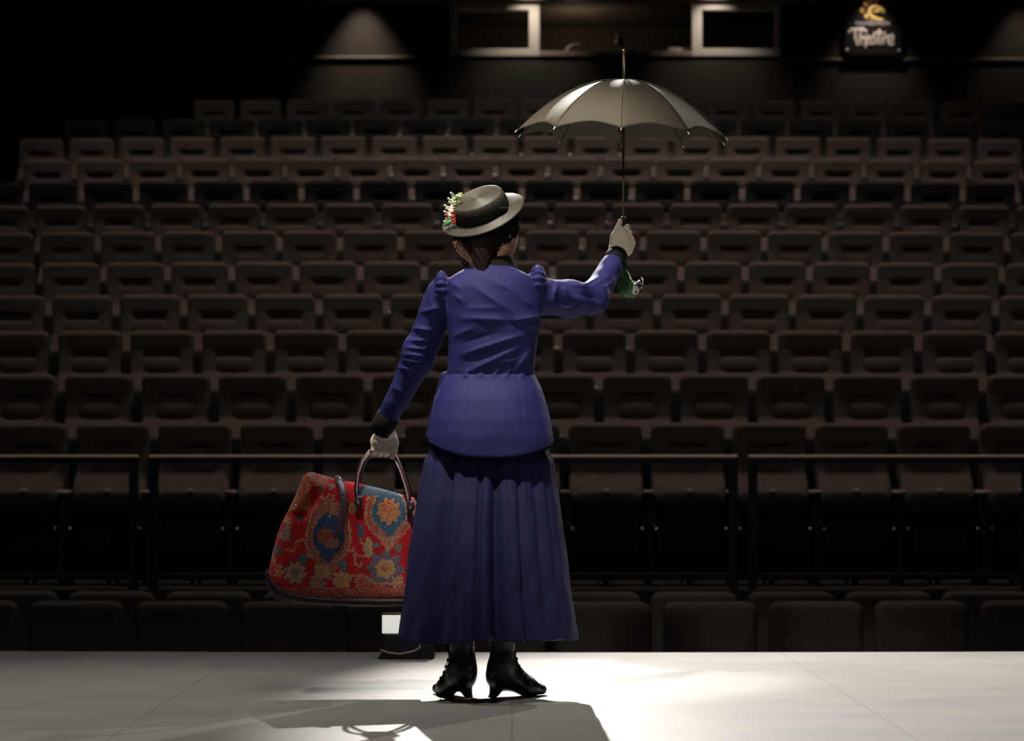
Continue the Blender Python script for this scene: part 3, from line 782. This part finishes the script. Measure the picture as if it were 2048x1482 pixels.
# gloves
def glove_carry(X, Y, Z):
    D = 7.078; d = cap(X, Y, Z, W(772, 862, 7.035), W(766, 884, D+.004), .033, .036, .62)
    d = smin(d, ell(X, Y, Z, W(766, 884, D+.008), (.043, .020, .036)), .015)
    for i, (px, ln) in enumerate(((783, .92), (772, 1.0), (760, .97), (749, .82))):
        y0 = 897-(2 if i in (0, 3) else 0)
        P = [W(px, 886, D+.012), W(px-1, y0, D+.020), W(px-1, y0+11*ln, D-.006), W(px, y0+5, D-.030), W(px+.5, y0-9*ln, D-.031), W(px+1, y0-13*ln, D-.022)]
        d = smin(d, chain(X, Y, Z, P, (.0125, .0115, .0108, .0105, .0098, .0085), .004), .003)
    P = [W(785, 872, D-.004), W(790, 886, D-.022), W(788, 902, D-.036), W(785, 914, D-.042)]
    d = smin(d, chain(X, Y, Z, P, (.016, .0125, .011, .0092), .006), .008)
    return d
sdf('glove', glove_carry, W(728, 925, 6.93)*(1, 0, 1)+(0, 6.97, 0), W(802, 850, 7.1)*(1, 0, 1)+(0, 7.14, 0), .0021, M['glove'], per, smooth=1)
UD = 7.235; UX = 1246.5
def glove_hold(X, Y, Z):
    d = cap(X, Y, Z, W(1233, 508, 7.165), W(1241, 485, 7.19), .031, .034, .8)
    d = smin(d, ell(X, Y, Z, W(1246, 478, 7.203), (.030, .026, .043)), .02)
    d = smin(d, cap(X, Y, Z, W(1254, 500, 7.185), W(1261, 488, 7.20), .020, .016), .02)
    for i, (py, kx, ln) in enumerate(((456, 1254, .95), (467, 1258, 1.0), (478, 1261, .97), (489, 1262, .85))):
        P = [W(kx-5, py+5, 7.212), W(kx, py, 7.232), W(kx-2, py, 7.256), W(UX-1, py, 7.263), W(UX-9*ln, py, 7.246), W(UX-9*ln, py, 7.228)]
        d = smin(d, chain(X, Y, Z, P, (.0130, .0118, .0108, .0105, .0098, .0088), .004), .0035)
    P = [W(1230, 490, 7.185), W(1229, 474, 7.198), W(1236, 458, 7.212), W(1240.5, 442, 7.222)]
    d = smin(d, chain(X, Y, Z, P, (.019, .0145, .0115, .0082), .006), .008)
    q = (Z-WZ(497, 7.18))-(X-WX(1233, 7.18))*.35    # folded edge at the wrist
    d = d-.0022*np.exp(-(q/.004)**2)-.0018*np.exp(-((q-.012)/.004)**2)
    return d
sdf('glove', glove_hold, W(1200, 522, 7.2)*(1, 0, 1)+(0, 7.11, 0), W(1280, 430, 7.2)*(1, 0, 1)+(0, 7.30, 0), .0021, M['glove'], per, smooth=1)

# hair
def hair(X, Y, Z):
    f, s, u = hl(X, Y, Z)
    d = ell(f, s, u, (-.018, 0, .018), (.100, .090, .104))
    d = smax(d, f-.030+.25*np.abs(u), .02)
    bun = cap(X, Y, Z, W(963, 486, 6.815), W(966, 545, 6.765), .064, .013, .8)
    d = smin(d, bun, .025)
    d = smin(d, chain(X, Y, Z, [W(922, 462, 6.83), W(920, 490, 6.83), W(938, 522, 6.82), W(956, 540, 6.80)], (.024, .022, .020, .016), .01), .02)
    d = smin(d, chain(X, Y, Z, [W(1016, 440, 6.86), W(1022, 462, 6.85), W(1012, 478, 6.84)], (.026, .018, .012), .01), .02)
    d = smin(d, ell(f, s, u, (-.004, .074, .004), (.046, .022, .050)), .012)
    d = smin(d, chain(X, Y, Z, [W(1026, 412, 6.92), W(1032, 432, 6.93)], (.022, .012), .01), .02)
    hh = (X-HB[0])*HN[0]+(Y-HB[1])*HN[1]+(Z-HB[2])*HN[2]
    d = smax(d, hh+.0095, .003)                       # kept under the hat
    return d-.0022*np.sin(X*330+6*np.sin(Z*30)+Y*120)
hr = sdf('hair', hair, (-.24, 6.66, 1.36), (.10, 7.02, 1.66), .0036, M['hair'], per, smooth=1)
st_ = MB()
for i in range(150):
    a = rng.random(); k = rng.random()
    if i < 100:      # loose waves on the viewer's left
        x0 = 907+a*26; yb = 470-a*2+rng.random()*8; x1 = 938+k*26; y1 = 522+rng.random()*20; D = 6.795+rng.random()*.05
        wv = rng.normal(0, 2.2); P = []
        for q in np.linspace(0, 1, 12):
            xx = x0+(x1-x0)*q**1.9+wv*math.sin(q*9+a*6)+1.6*math.sin(q*15+k*6)-4*math.sin(q*PI)*(1-a); P.append(W(xx, yb+(y1-yb)*q, D-.03*q))
    elif i < 132:    # curls over the temple
        x0 = 1008+a*30; yb = 432-a*22; P = []
        for q in np.linspace(0, 1, 10):
            P.append(W(x0+6*math.sin(q*7+k*5)+(4-10*q)*(k-.3), yb+q*(34+18*k), 6.87-.05*(1-a)+.01*math.sin(q*6)))
    else:            # fine fly-away hairs at the forehead
        P = [W(1030+a*10+8*math.sin(q*3+k*3)*q, 408+k*16+26*q, 6.93) for q in np.linspace(0, 1, 9)]
    P = [p for p in P if (p-HB).dot(HN) < -.012]
    if len(P) < 5: continue
    st_.add(*tube(P, np.linspace(.0011, .0005, len(P)), 5))
so = st_.build('loose_strands', M['strand'], hr); so['kind'] = 'stuff'
for q in (-1, 1):
    e = mk('eye', *ball(hp(.0805, q*.032, .002), .0105, 12, 8), M['white'], per); mk('iris', *ball(hp(.0892, q*.032, .002), .0042, 10, 6), M['hair'], e)

# hat
hat_x = np.array([0.92, 0, .39])
prof = [(.078, .000)]
for i in range(11): prof += [(.0865+i*.0045, -.006*(i/11)**2), (.0865+i*.0045+.0018, .0021-.006*(i/11)**2), (.0865+i*.0045+.0038, .0014-.006*(i/11)**2)]
brim_top = [(r, h+.002) for r, h in prof[1:]]
body_p = [(.0001, .062)]
for i in range(17): body_p += [(.0048*i+.0008, .0622), (.0048*i+.0024, .0644), (.0048*i+.0042, .0638)]
body_p += [(.0838, .060), (.0865, .052), (.0875, .030), (.0880, .003)]
full = body_p+brim_top+[(.1385, -.005), (.137, -.008), (.120, -.006), (.088, -.002), (.080, -.004)]
oval = lambda r, h, t: (r*(1+.05*math.cos(t)**2), h+(.006*math.cos(t)**2*(r/.138)**2 if r > .09 else 0))
hat = mk('hat', *lathe(full, 96, HB, HN, hat_x, oval), M['straw'], per)
mk('ribbon', *lathe([(.0885, .002), (.0905, .006), (.0898, .044), (.0876, .047)], 72, HB, HN, hat_x, oval), M['ribbon'], hat)
HX = hat_x-HN*hat_x.dot(HN); HX /= np.linalg.norm(HX); HY = np.cross(HN, HX)
def hatp(r, t, h): return HB+HN*h+r*(HX*math.cos(t)+HY*math.sin(t))
# ribbon tails at the side of the crown
bw = MB()
for k, (t0, t1, h0, h1) in enumerate(((-.95, -.55, .030, .006), (-.95, -.62, .022, .014))):
    P = [hatp(.093+.004*math.sin(q*PI), t0+(t1-t0)*q, h0+(h1-h0)*q) for q in np.linspace(0, 1, 8)]
    bw.add(*tube(P, .0055, 8, flat=1))
bw.build('bow', M['ribbon'], hat)
# flower spray on the brim at the viewer's left, placed in hat coordinates
FL = 6.85
def stem_to(a, b, r=.0014): return tube([a, (a+b)/2+(0, 0, .003), b], r, 6)
root_f = W(916, 425, FL)
for x, y in ((902, 386), (905, 393), (897, 397), (899, 404), (890, 411), (893, 417), (889, 423), (891, 430), (906, 402), (903, 411), (894, 440), (889, 443)):
    m_ = MB(); c = W(x, y, FL-.015+.03*rng.random()); e = W(911+3*rng.random(), y+10+6*rng.random(), FL)
    m_.add(*ball(c, .0042, 8, 6)); m_.add(*ball(c+(e-c)*.25, .0034, 8, 6)); m_.add(*stem_to(c, e)); m_.build('flower_bud', M['white'], hat)
def blossom(x, y, r, m, n=5, D=FL-.02):
    c = W(x, y, D); mm = MB(); mm.add(*ball(c+(0, -.004, 0), r*.38, 8, 6))
    for k in range(n):
        a = 2*PI*k/n+.3*x; mm.add(*ball(c+(r*.75*math.cos(a), -.002*k, r*.75*math.sin(a)), (r*.55, r*.35, r*.55), 8, 6))
    mm.build('blossom', m, hat)
for x, y, r, m in ((916, 396, .010, 'cream'), (921, 391, .008, 'cream'), (909, 402, .010, 'cream'), (914, 406, .008, 'cream'), (903, 420, .010, 'white'), (905, 428, .009, 'white'), (896, 436, .008, 'white'), (907, 413, .008, 'white'), (900, 429, .007, 'white')):
    blossom(x, y, r, M[m])
for x, y in ((906, 425), (909, 433), (908, 440), (911, 437), (893, 431), (907, 446), (910, 443), (905, 434)): mk('berry', *ball(W(x, y, FL-.03), .0052, 10, 8), M['berry'], hat)
def leaf(a, b, w, name='leaf'):
    a, b = np.array(a), np.array(b); d = b-a; n_ = np.cross(d, (0, 1, 0)); n_ /= np.linalg.norm(n_); V = []; Fc = []
    for i, q in enumerate(np.linspace(0, 1, 9)):
        ww = w*math.sin(PI*q**.8)+.0003; c = a+d*q+(0, -.004*math.sin(PI*q), 0)
        V += [c-n_*ww, c+(0, .002, 0), c+n_*ww, c+(0, .0035, 0)]
        if i: 
            k = i*4
            for e in range(4): Fc.append([k-4+e, k-4+(e+1) % 4, k+(e+1) % 4, k+e])
    mk(name, V, Fc, M['leafg'], hat)
leaf(W(888, 452, FL-.03), W(905, 440, FL-.03), .0075); leaf(W(911, 392, FL-.03), W(917, 400, FL-.03), .004); leaf(W(906, 413, FL-.034), W(913, 409, FL-.034), .0045)
leaf(W(905, 385, FL), W(908, 397, FL-.02), .004)

# ------------------------------------------------------------------ umbrella (held, so a thing of its own)
um = empty('umbrella', W(UX, 470, UD), 'open black umbrella with a green bird-head handle, held up in a gloved hand', 'umbrella')
UA = W(1247.5, 159, UD)                                              # crown of the canopy
UR, UH, NR = .383, .200, 10
ax_ = np.array([.040, -.095, 1.0]); ax_ /= np.linalg.norm(ax_)
ux = np.array([1.0, 0, -ax_[0]]); ux /= np.linalg.norm(ux); uy = np.cross(ax_, ux)
PH0 = -PI/2-.05
def ribpt(k, t): 
    a = PH0+2*PI*k/NR; return UA-ax_*(UH*(t**2.05))+UR*t*(ux*math.cos(a)+uy*math.sin(a))
def canopy():
    nd, nt = 10, 30; V = []; Fc = []; n = NR*nd
    for i in range(nt+1):
        t = .012+(1-.012)*i/nt
        for k in range(NR):
            for q in range(nd):
                f = q/nd; te = t*(1-.065*math.sin(PI*f)*t**6)
                p = ribpt(k, te)*(1-f)+ribpt(k+1, te)*f
                bow = math.sin(PI*f)*.020*t*(1-t)*(-ax_)+0.0022*math.sin(PI*f*7)*max(0, t-.86)/.14*math.exp(-(min(f, 1-f)/.22)**2)*ax_
                V.append(p+bow)
    for i in range(nt):
        for j in range(n):
            j2 = (j+1) % n; Fc.append([i*n+j, (i+1)*n+j, (i+1)*n+j2, i*n+j2])
    Fc.append(list(range(n)))
    return V, Fc
c_ = mk('canopy', *canopy(), M['brolly'], um)
so_ = c_.modifiers.new('thick', 'SOLIDIFY'); so_.thickness = .0012; so_.offset = -1
md = mk('seam_cord', *(lambda mb: (np.vstack(mb.v), mb.f))((lambda mb: [mb.add(*tube([ribpt(k, t)+ax_*.0008 for t in np.linspace(.02, .99, 24)], .0011, 5)) for k in range(NR)] and mb)(MB())), M['ribbon'], c_)
run = W(UX, 330, UD)
for k in range(NR):
    rb = mk('rib', *tube([ribpt(k, t)-ax_*.004 for t in np.linspace(.03, 1.0, 24)], .0016, 6), M['blackmetal'], um)
    e = ribpt(k, 1.0); d_ = ribpt(k, 1.0)-ribpt(k, .95); d_ /= np.linalg.norm(d_)
    mk('rib_tip', *tube([e-d_*.004, e+d_*.004, e+d_*.009, e+d_*.011], [.0016, .0022, .0028, .0008], 8), M['silver'], rb)
    mk('stretcher', *tube([UA-ax_*.17, ribpt(k, .52)-ax_*.005], .0014, 6), M['blackmetal'], um)
mk('runner', *tube([UA-ax_*.185, UA-ax_*.165, UA-ax_*.155], [.008, .009, .006], 12), M['blackmetal'], um)
mk('shaft', *tube([UA+(0, 0, .004), W(1247, 300, UD), W(UX, 438, UD), W(UX+1, 520, UD)], .0036, 10), M['shaft'], um)
mk('ferrule', *tube([UA, UA+(0, 0, .006), UA+(0, 0, .012), W(1247.5, 106, UD)], [.007, .007, .0042, .0034], 12), M['shaft'], um)
mk('ferrule_cap', *tube([W(1247.5, 107, UD), W(1247.5, 105, UD), W(1247.5, 101, UD), W(1247.5, 99, UD)], [.004, .0065, .0065, .002], 12), M['gold'], um)
col = mk('grip', *tube([W(UX, 433, UD), W(UX, 436, UD), W(UX, 441, UD), W(UX+1, 520, UD), W(UX+1, 548, UD)], [.006, .0105, .009, .0105, .014], 14), M['blackmetal'], um)
for dx in (-2.2, 1.6): mk('stud', *ball(W(UX+dx, 434, UD-.008), .002, 8, 6), M['silver'], col)
def birdhead(X, Y, Z):
    d = chain(X, Y, Z, [W(1246, 541, UD), W(1247, 560, UD), W(1254, 578, UD), W(1266, 586, UD)], (.014, .022, .026, .016), .02)
    return d-.0018*np.sin(X*520)*np.sin(Z*480)*np.sin(Y*500)
bh = sdf('bird_head', birdhead, W(1222, 612, UD)*(1, 0, 1)+(0, UD-.05, 0), W(1290, 528, UD)*(1, 0, 1)+(0, UD+.05, 0), .0018, M['green'], um, smooth=0, label='green feathered bird head with white cheeks')
mk('cheek', *pillow(W(1269, 580, UD-.014), (.0175, .011, .016), 2.2, 20, 10), M['face'], bh)
mk('cheek', *pillow(W(1269, 580, UD+.014), (.0175, .011, .016), 2.2, 20, 10), M['face'], bh)
mk('eye', *ball(W(1272, 584, UD-.0255), (.004, .003, .005), 10, 8), M['beak'], bh)
mk('eye', *ball(W(1272, 584, UD+.0255), (.004, .003, .005), 10, 8), M['beak'], bh)
mk('beak', *tube([W(1266, 576, UD), W(1274, 572, UD), W(1282, 573, UD), W(1286, 566, UD), W(1284.5, 555, UD)], [.011, .013, .011, .007, .0015], 12), M['beak'], bh)
mk('crest', *tube([W(1260, 565, UD-.012), W(1268, 564, UD-.014), W(1274, 565, UD-.013), W(1280, 562, UD-.008)], [.003, .0042, .003, .0042], 8), M['face'], bh)
mk('beak_rim', *tube([W(1282, 554, UD-.002), W(1285.5, 560, UD-.008), W(1285.5, 568, UD-.008), W(1282, 577, UD-.009)], .0016, 6), M['silver'], bh)

# ------------------------------------------------------------------ carpet bag (carried, so a thing of its own)
BD = 7.075
bag = empty('carpet_bag', W(690, 1207, BD), 'red patterned carpet bag with dark leather handles, hanging from a gloved hand', 'bag')
bx = lambda p: [(WX(x, BD), WZ(y, BD)) for x, y in p]
OUT = bx([(607, 955), (614, 946), (626, 944), (642, 949), (668, 955), (700, 963), (735, 972), (770, 980), (805, 989), (829, 996), (833, 1010), (834, 1100), (830, 1205), (760, 1207), (700, 1206), (640, 1203), (595, 1198),
          (558, 1189), (545, 1170), (540, 1150), (542, 1125), (548, 1098), (556, 1070), (566, 1046), (580, 1018), (592, 990), (600, 968)])
zt_, zb_ = WZ(946, BD), WZ(1206, BD)
def bagbody(X, Y, Z):
    d2 = poly2(X, Z, OUT); q = np.clip((Z-zb_)/(zt_-zb_), 0, 1)
    th = .098-.060*q**1.4
    d = smax(d2, np.abs(Y-BD)-th, .05)
    d = smax(d, -cap(X, Y, Z, W(634, 984, BD-.055), W(602, 1030, BD-.066), .016, .020), .014)      # dent where the corner folds in
    d = smin(d, cap(X, Y, Z, W(612, 958, BD-.02), W(592, 1020, BD-.045), .012, .010), .012)
    d = d+.004*np.exp(-((X-WX(680, BD))/.03)**2)*(Z > WZ(1060, BD))
    return d-.003*n3(X, Y, Z, 26, 1.1)
bb = sdf('bag_body', bagbody, (WX(525, BD), BD-.14, zb_-.02), (WX(848, BD), BD+.14, zt_+.03), .0024, M['rugbag'], bag, smooth=1)
BAND = bx([(537, 1136), (548, 1152), (562, 1166), (585, 1177), (620, 1186), (680, 1190), (750, 1191), (836, 1191), (834, 1209), (760, 1211), (700, 1210), (640, 1207), (595, 1202), (555, 1193), (541, 1172), (534, 1150)])
def bagbase(X, Y, Z):
    d2 = poly2(X, Z, BAND); return smax(d2, np.abs(Y-BD)-.100, .03)-.001*n3(X, Y, Z, 60)
sdf('bag_base', bagbase, (WX(525, BD), BD-.14, zb_-.03), (WX(848, BD), BD+.14, WZ(1125, BD)), .0034, M['bagbase'], bag, smooth=1)
# woven pattern, drawn on the cloth in the bag's own coordinates (u, v in 1/3.8 px units of the cloth)
me = bb.data; n = len(me.vertices); co_ = np.zeros(n*3, np.float32); me.vertices.foreach_get('co', co_); co_ = co_.reshape(-1, 3)+org(bag)
U = ((co_[:, 0]*F/BD+1024)-500)*3.8; Vv = ((HZ-(co_[:, 2]-CH)*F/BD)-840)*3.8
C = np.tile(np.array([.36, .006, .012]), (n, 1))
jx = 9*np.sin(U*.11+Vv*.07)+7*np.sin(Vv*.17-U*.05); U = U+jx*.45; Vv = Vv+.45*(8*np.sin(U*.09-Vv*.06)+6*np.sin(U*.19))
spk = rng.random(n)
GOLD, BEI, BLU, NAV, GRY, PUR, RUST, BROWN = (.40, .22, .085), (.34, .18, .115), (.030, .075, .13), (.022, .040, .12), (.13, .125, .14), (.11, .06, .115), (.33, .045, .02), (.13, .06, .02)
def paint(mask, c, dens=1.0, c2=None):
    k = mask & (spk < dens); C[k] = c
    if c2 is not None: k2 = mask & (spk >= dens); C[k2] = c2
def ogee(cu, cv, hw_, top, bot):
    dv = Vv-cv; h = np.where(dv < 0, -dv/top, dv/bot); w_ = hw_*np.where(dv < 0, np.sqrt(np.clip(1-h*h, 0, 1)), np.clip(np.cos(np.clip(h, 0, 1)*PI/2)**1.25, 0, 1))
    return np.where(h < 1, np.abs(U-cu)/np.maximum(w_, 1e-3), 9)
def el(cu, cv, a, b): return ((U-cu)/a)**2+((Vv-cv)/b)**2 < 1
def star(cu, cv, r, k, ph=0.0, depth=.25, sq=1.0):
    a = np.arctan2((Vv-cv)/sq, U-cu); return np.hypot(U-cu, (Vv-cv)/sq) < r*(1+depth*np.sin(k*a+ph))
def line(P, w_, c, dens=.8):
    m = np.zeros(n, bool)
    for a, b in zip(P[:-1], P[1:]):
        d2, _ = seg2(U, Vv, np.array(a, float), np.array(b, float)); m |= d2 < w_*w_
    paint(m, c, dens)
# scatter of small motifs first, for the back and ends too
for cu, cv in ((250, 640), (300, 760), (700, 1290), (900, 1240), (1150, 1230), (240, 1150), (330, 470)): paint(star(cu, cv, 36, 5, cu), GOLD, .6, RUST)
# first ogee with its broad mottled border
for cu, cv, hw_, tp, bt in ((612, 900, 172, 300, 320), (1065, 720, 185, 290, 280)):
    g = ogee(cu, cv, hw_, tp, bt); paint(g < 1, BEI, .45, (.22, .03, .035)); paint((g > .93) & (g < 1.0), GOLD, .8); paint((g > .80) & (g < .86), RUST, .6)
    g = ogee(cu, cv, hw_*.72, tp*.66, bt*.58); paint(g < 1.07, GOLD, .7); paint(g < .97, BLU if cu > 900 else NAV, .93, GRY)
paint(el(585, 880, 62, 60), BROWN, .55, RUST); paint(el(640, 930, 60, 38), GRY, .5, RUST); paint(el(590, 1010, 45, 38), NAV, .9, BLU)
paint(star(1062, 690, 84, 9, 0, .12, 1.1), GOLD, .62, RUST); paint(el(1058, 665, 40, 48), RUST, .6, GOLD); paint(el(1075, 838, 40, 40), BLU)
paint(star(1040, 1122, 128, 8, 1.0, .16), PUR, .55, GRY); paint(star(1042, 1122, 72, 6, 0, .1), GOLD, .5, BEI); paint(el(1042, 1122, 26, 26), RUST, .6, GOLD)
for cu, cv, r, k, c1, c2 in ((795, 672, 46, 6, GOLD, BROWN), (620, 590, 40, 5, GOLD, RUST), (555, 470, 60, 7, RUST, BEI), (540, 535, 24, 4, GRY, PUR), (630, 505, 26, 5, GRY, BEI),
                             (285, 872, 52, 5, BEI, GRY), (565, 1135, 66, 6, GOLD, BEI), (365, 1148, 92, 7, GOLD, GRY), (715, 1205, 80, 7, BEI, GOLD), (535, 1240, 72, 6, GRY, BEI),
                             (425, 1048, 42, 5, GRY, BLU), (720, 1096, 40, 4, GRY, BLU), (1140, 965, 34, 5, GRY, (.06, .12, .05)), (860, 1215, 58, 6, BEI, RUST), (970, 945, 24, 4, PUR, GRY), (225, 985, 44, 5, BROWN, PUR), (395, 745, 24, 4, BLU, PUR),
                             (480, 1010, 30, 5, BEI, GRY), (1130, 1220, 50, 6, BEI, GOLD), (990, 1250, 40, 6, GOLD, RUST), (1010, 640, 16, 4, RUST, GOLD)):
    paint(star(cu, cv, r*.98, k+1, cu*.1, .17), (.10, .02, .03), .7); paint(star(cu, cv, r*.86, k+1, cu*.1, .17), c1, .55, c2); paint(star(cu, cv, r*.36, k, cu*.2, .2), c2, .7, RUST)
paint(el(852, 838, 24, 60), PUR, .55, BLU); paint(el(912, 965, 34, 78), (.28, .24, .10), .55, BEI); paint(el(300, 830, 26, 46), GRY, .6, BEI)
paint((Vv < 470) & (U > 380) & (U < 500), BLU, .5, GOLD); paint((U < 470) & (Vv < 690) & (U > 300) & (Vv > 405), GOLD, .30, RUST)
paint((Vv > 500) & (Vv < 575) & (U > 830) & (U < 1080), BLU, .7, GRY)
for P in ([(300, 975), (335, 1000), (365, 960), (375, 915), (425, 905), (455, 960), (470, 1020)], [(690, 1052), (735, 1010), (790, 975), (815, 1010), (812, 1080), (850, 1105), (865, 1080)],
          [(560, 590), (600, 640), (635, 640), (640, 700), (610, 730)], [(850, 900), (880, 960), (900, 1020), (850, 1030)], [(1000, 870), (1030, 920), (1058, 980), (1090, 920), (1110, 880)],
          [(180, 1010), (215, 1090), (260, 1110)], [(480, 1190), (560, 1165), (640, 1190)], [(900, 1180), (960, 1230), (1100, 1235), (1160, 1180)], [(760, 1180), (880, 1165)]):
    line(P, 11, BEI, .75)
m_ = (Vv > 1262); paint(m_, BEI, .4, (.30, .02, .02))
at = me.color_attributes.new('pattern', 'FLOAT_COLOR', 'POINT'); at.data.foreach_set('color', np.hstack([C, np.ones((n, 1))]).astype(np.float32).ravel())
# handles
def hpath(dy, dx=0): return [np.array([WX(x+dx, BD), BD+dy*k, WZ(y, BD)]) for x, y, k in ((718, 1004, 1.25), (716, 975, 1.15), (719, 945, 1), (727, 922, .8), (740, 904, .5), (752, 896.5, .28), (765, 894, .2), (778, 898, .28), (791, 915, .5), (803, 940, .8), (813, 968, 1), (819, 990, 1.15), (821, 1010, 1.25))]
for dy in (-.062, .062):
    P = hpath(dy)
    h = mk('handle', *tube(P, [.0085]*2+[.0080]*9+[.0085]*2, 12), M['handle'], bag)
    mk('handle_edge', *tube([p+(-.002*(1 if i < 6 else -1)*-1, -.0075 if dy < 0 else .0075, -.003) for i, p in enumerate(P) if i not in (5, 6, 7)][:5], .0026, 6), M['edge'], h)
    mk('handle_edge', *tube([p+(-.002, -.0075 if dy < 0 else .0075, -.003) for p in P[8:]], .0026, 6), M['edge'], h)
    for px, py in ((720, 1002), (823, 1012)):
        yy = BD+dy*1.22; ta = mk('handle_tab', *pillow((WX(px, BD), yy, WZ(py, BD)), (.015, .010, .021), 2.6, 20, 10), M['strapl'], bag)
        mk('rivet', *ball((WX(px, BD), yy+(-.0105 if dy < 0 else .0105), WZ(py+3, BD)), (.004, .002, .004), 8, 6), M['gold'], ta)
# closing strap over the mouth, hanging down the near face
P = [W(668, 957, BD+.02), W(674, 957, BD-.02), W(682, 968, BD-.052), W(687, 990, BD-.072), W(687, 1015, BD-.082), W(683, 1040, BD-.092), W(679, 1060, BD-.099), W(675, 1078, BD-.104)]
sp_ = mk('strap', *tube(P, [.0125, .0125, .0125, .0125, .0125, .0125, .0125, .009], 12, flat=.25, up=(0.0, -1, 0.25)), M['strapl'], bag)
for px, py, d_ in ((687, 988, .0755), (687, 1000, .080), (687, 1013, .0855)): mk('strap_hole', *ball(W(px-.5, py, BD-d_), (.0028, .0015, .0028), 8, 6), M['beak'], sp_)
mk('clasp', *ball(W(592, 1013, BD-.062), (.006, .005, .007), 10, 8), M['gold'], bag)
mk('base_piping', *tube([np.array([WX(x, BD), BD-.100, WZ(y, BD)]) for x, y in ((541, 1160), (548, 1183), (560, 1196), (600, 1203), (650, 1205), (720, 1208), (828, 1208))], .0016, 6), M['strapl'], bag)
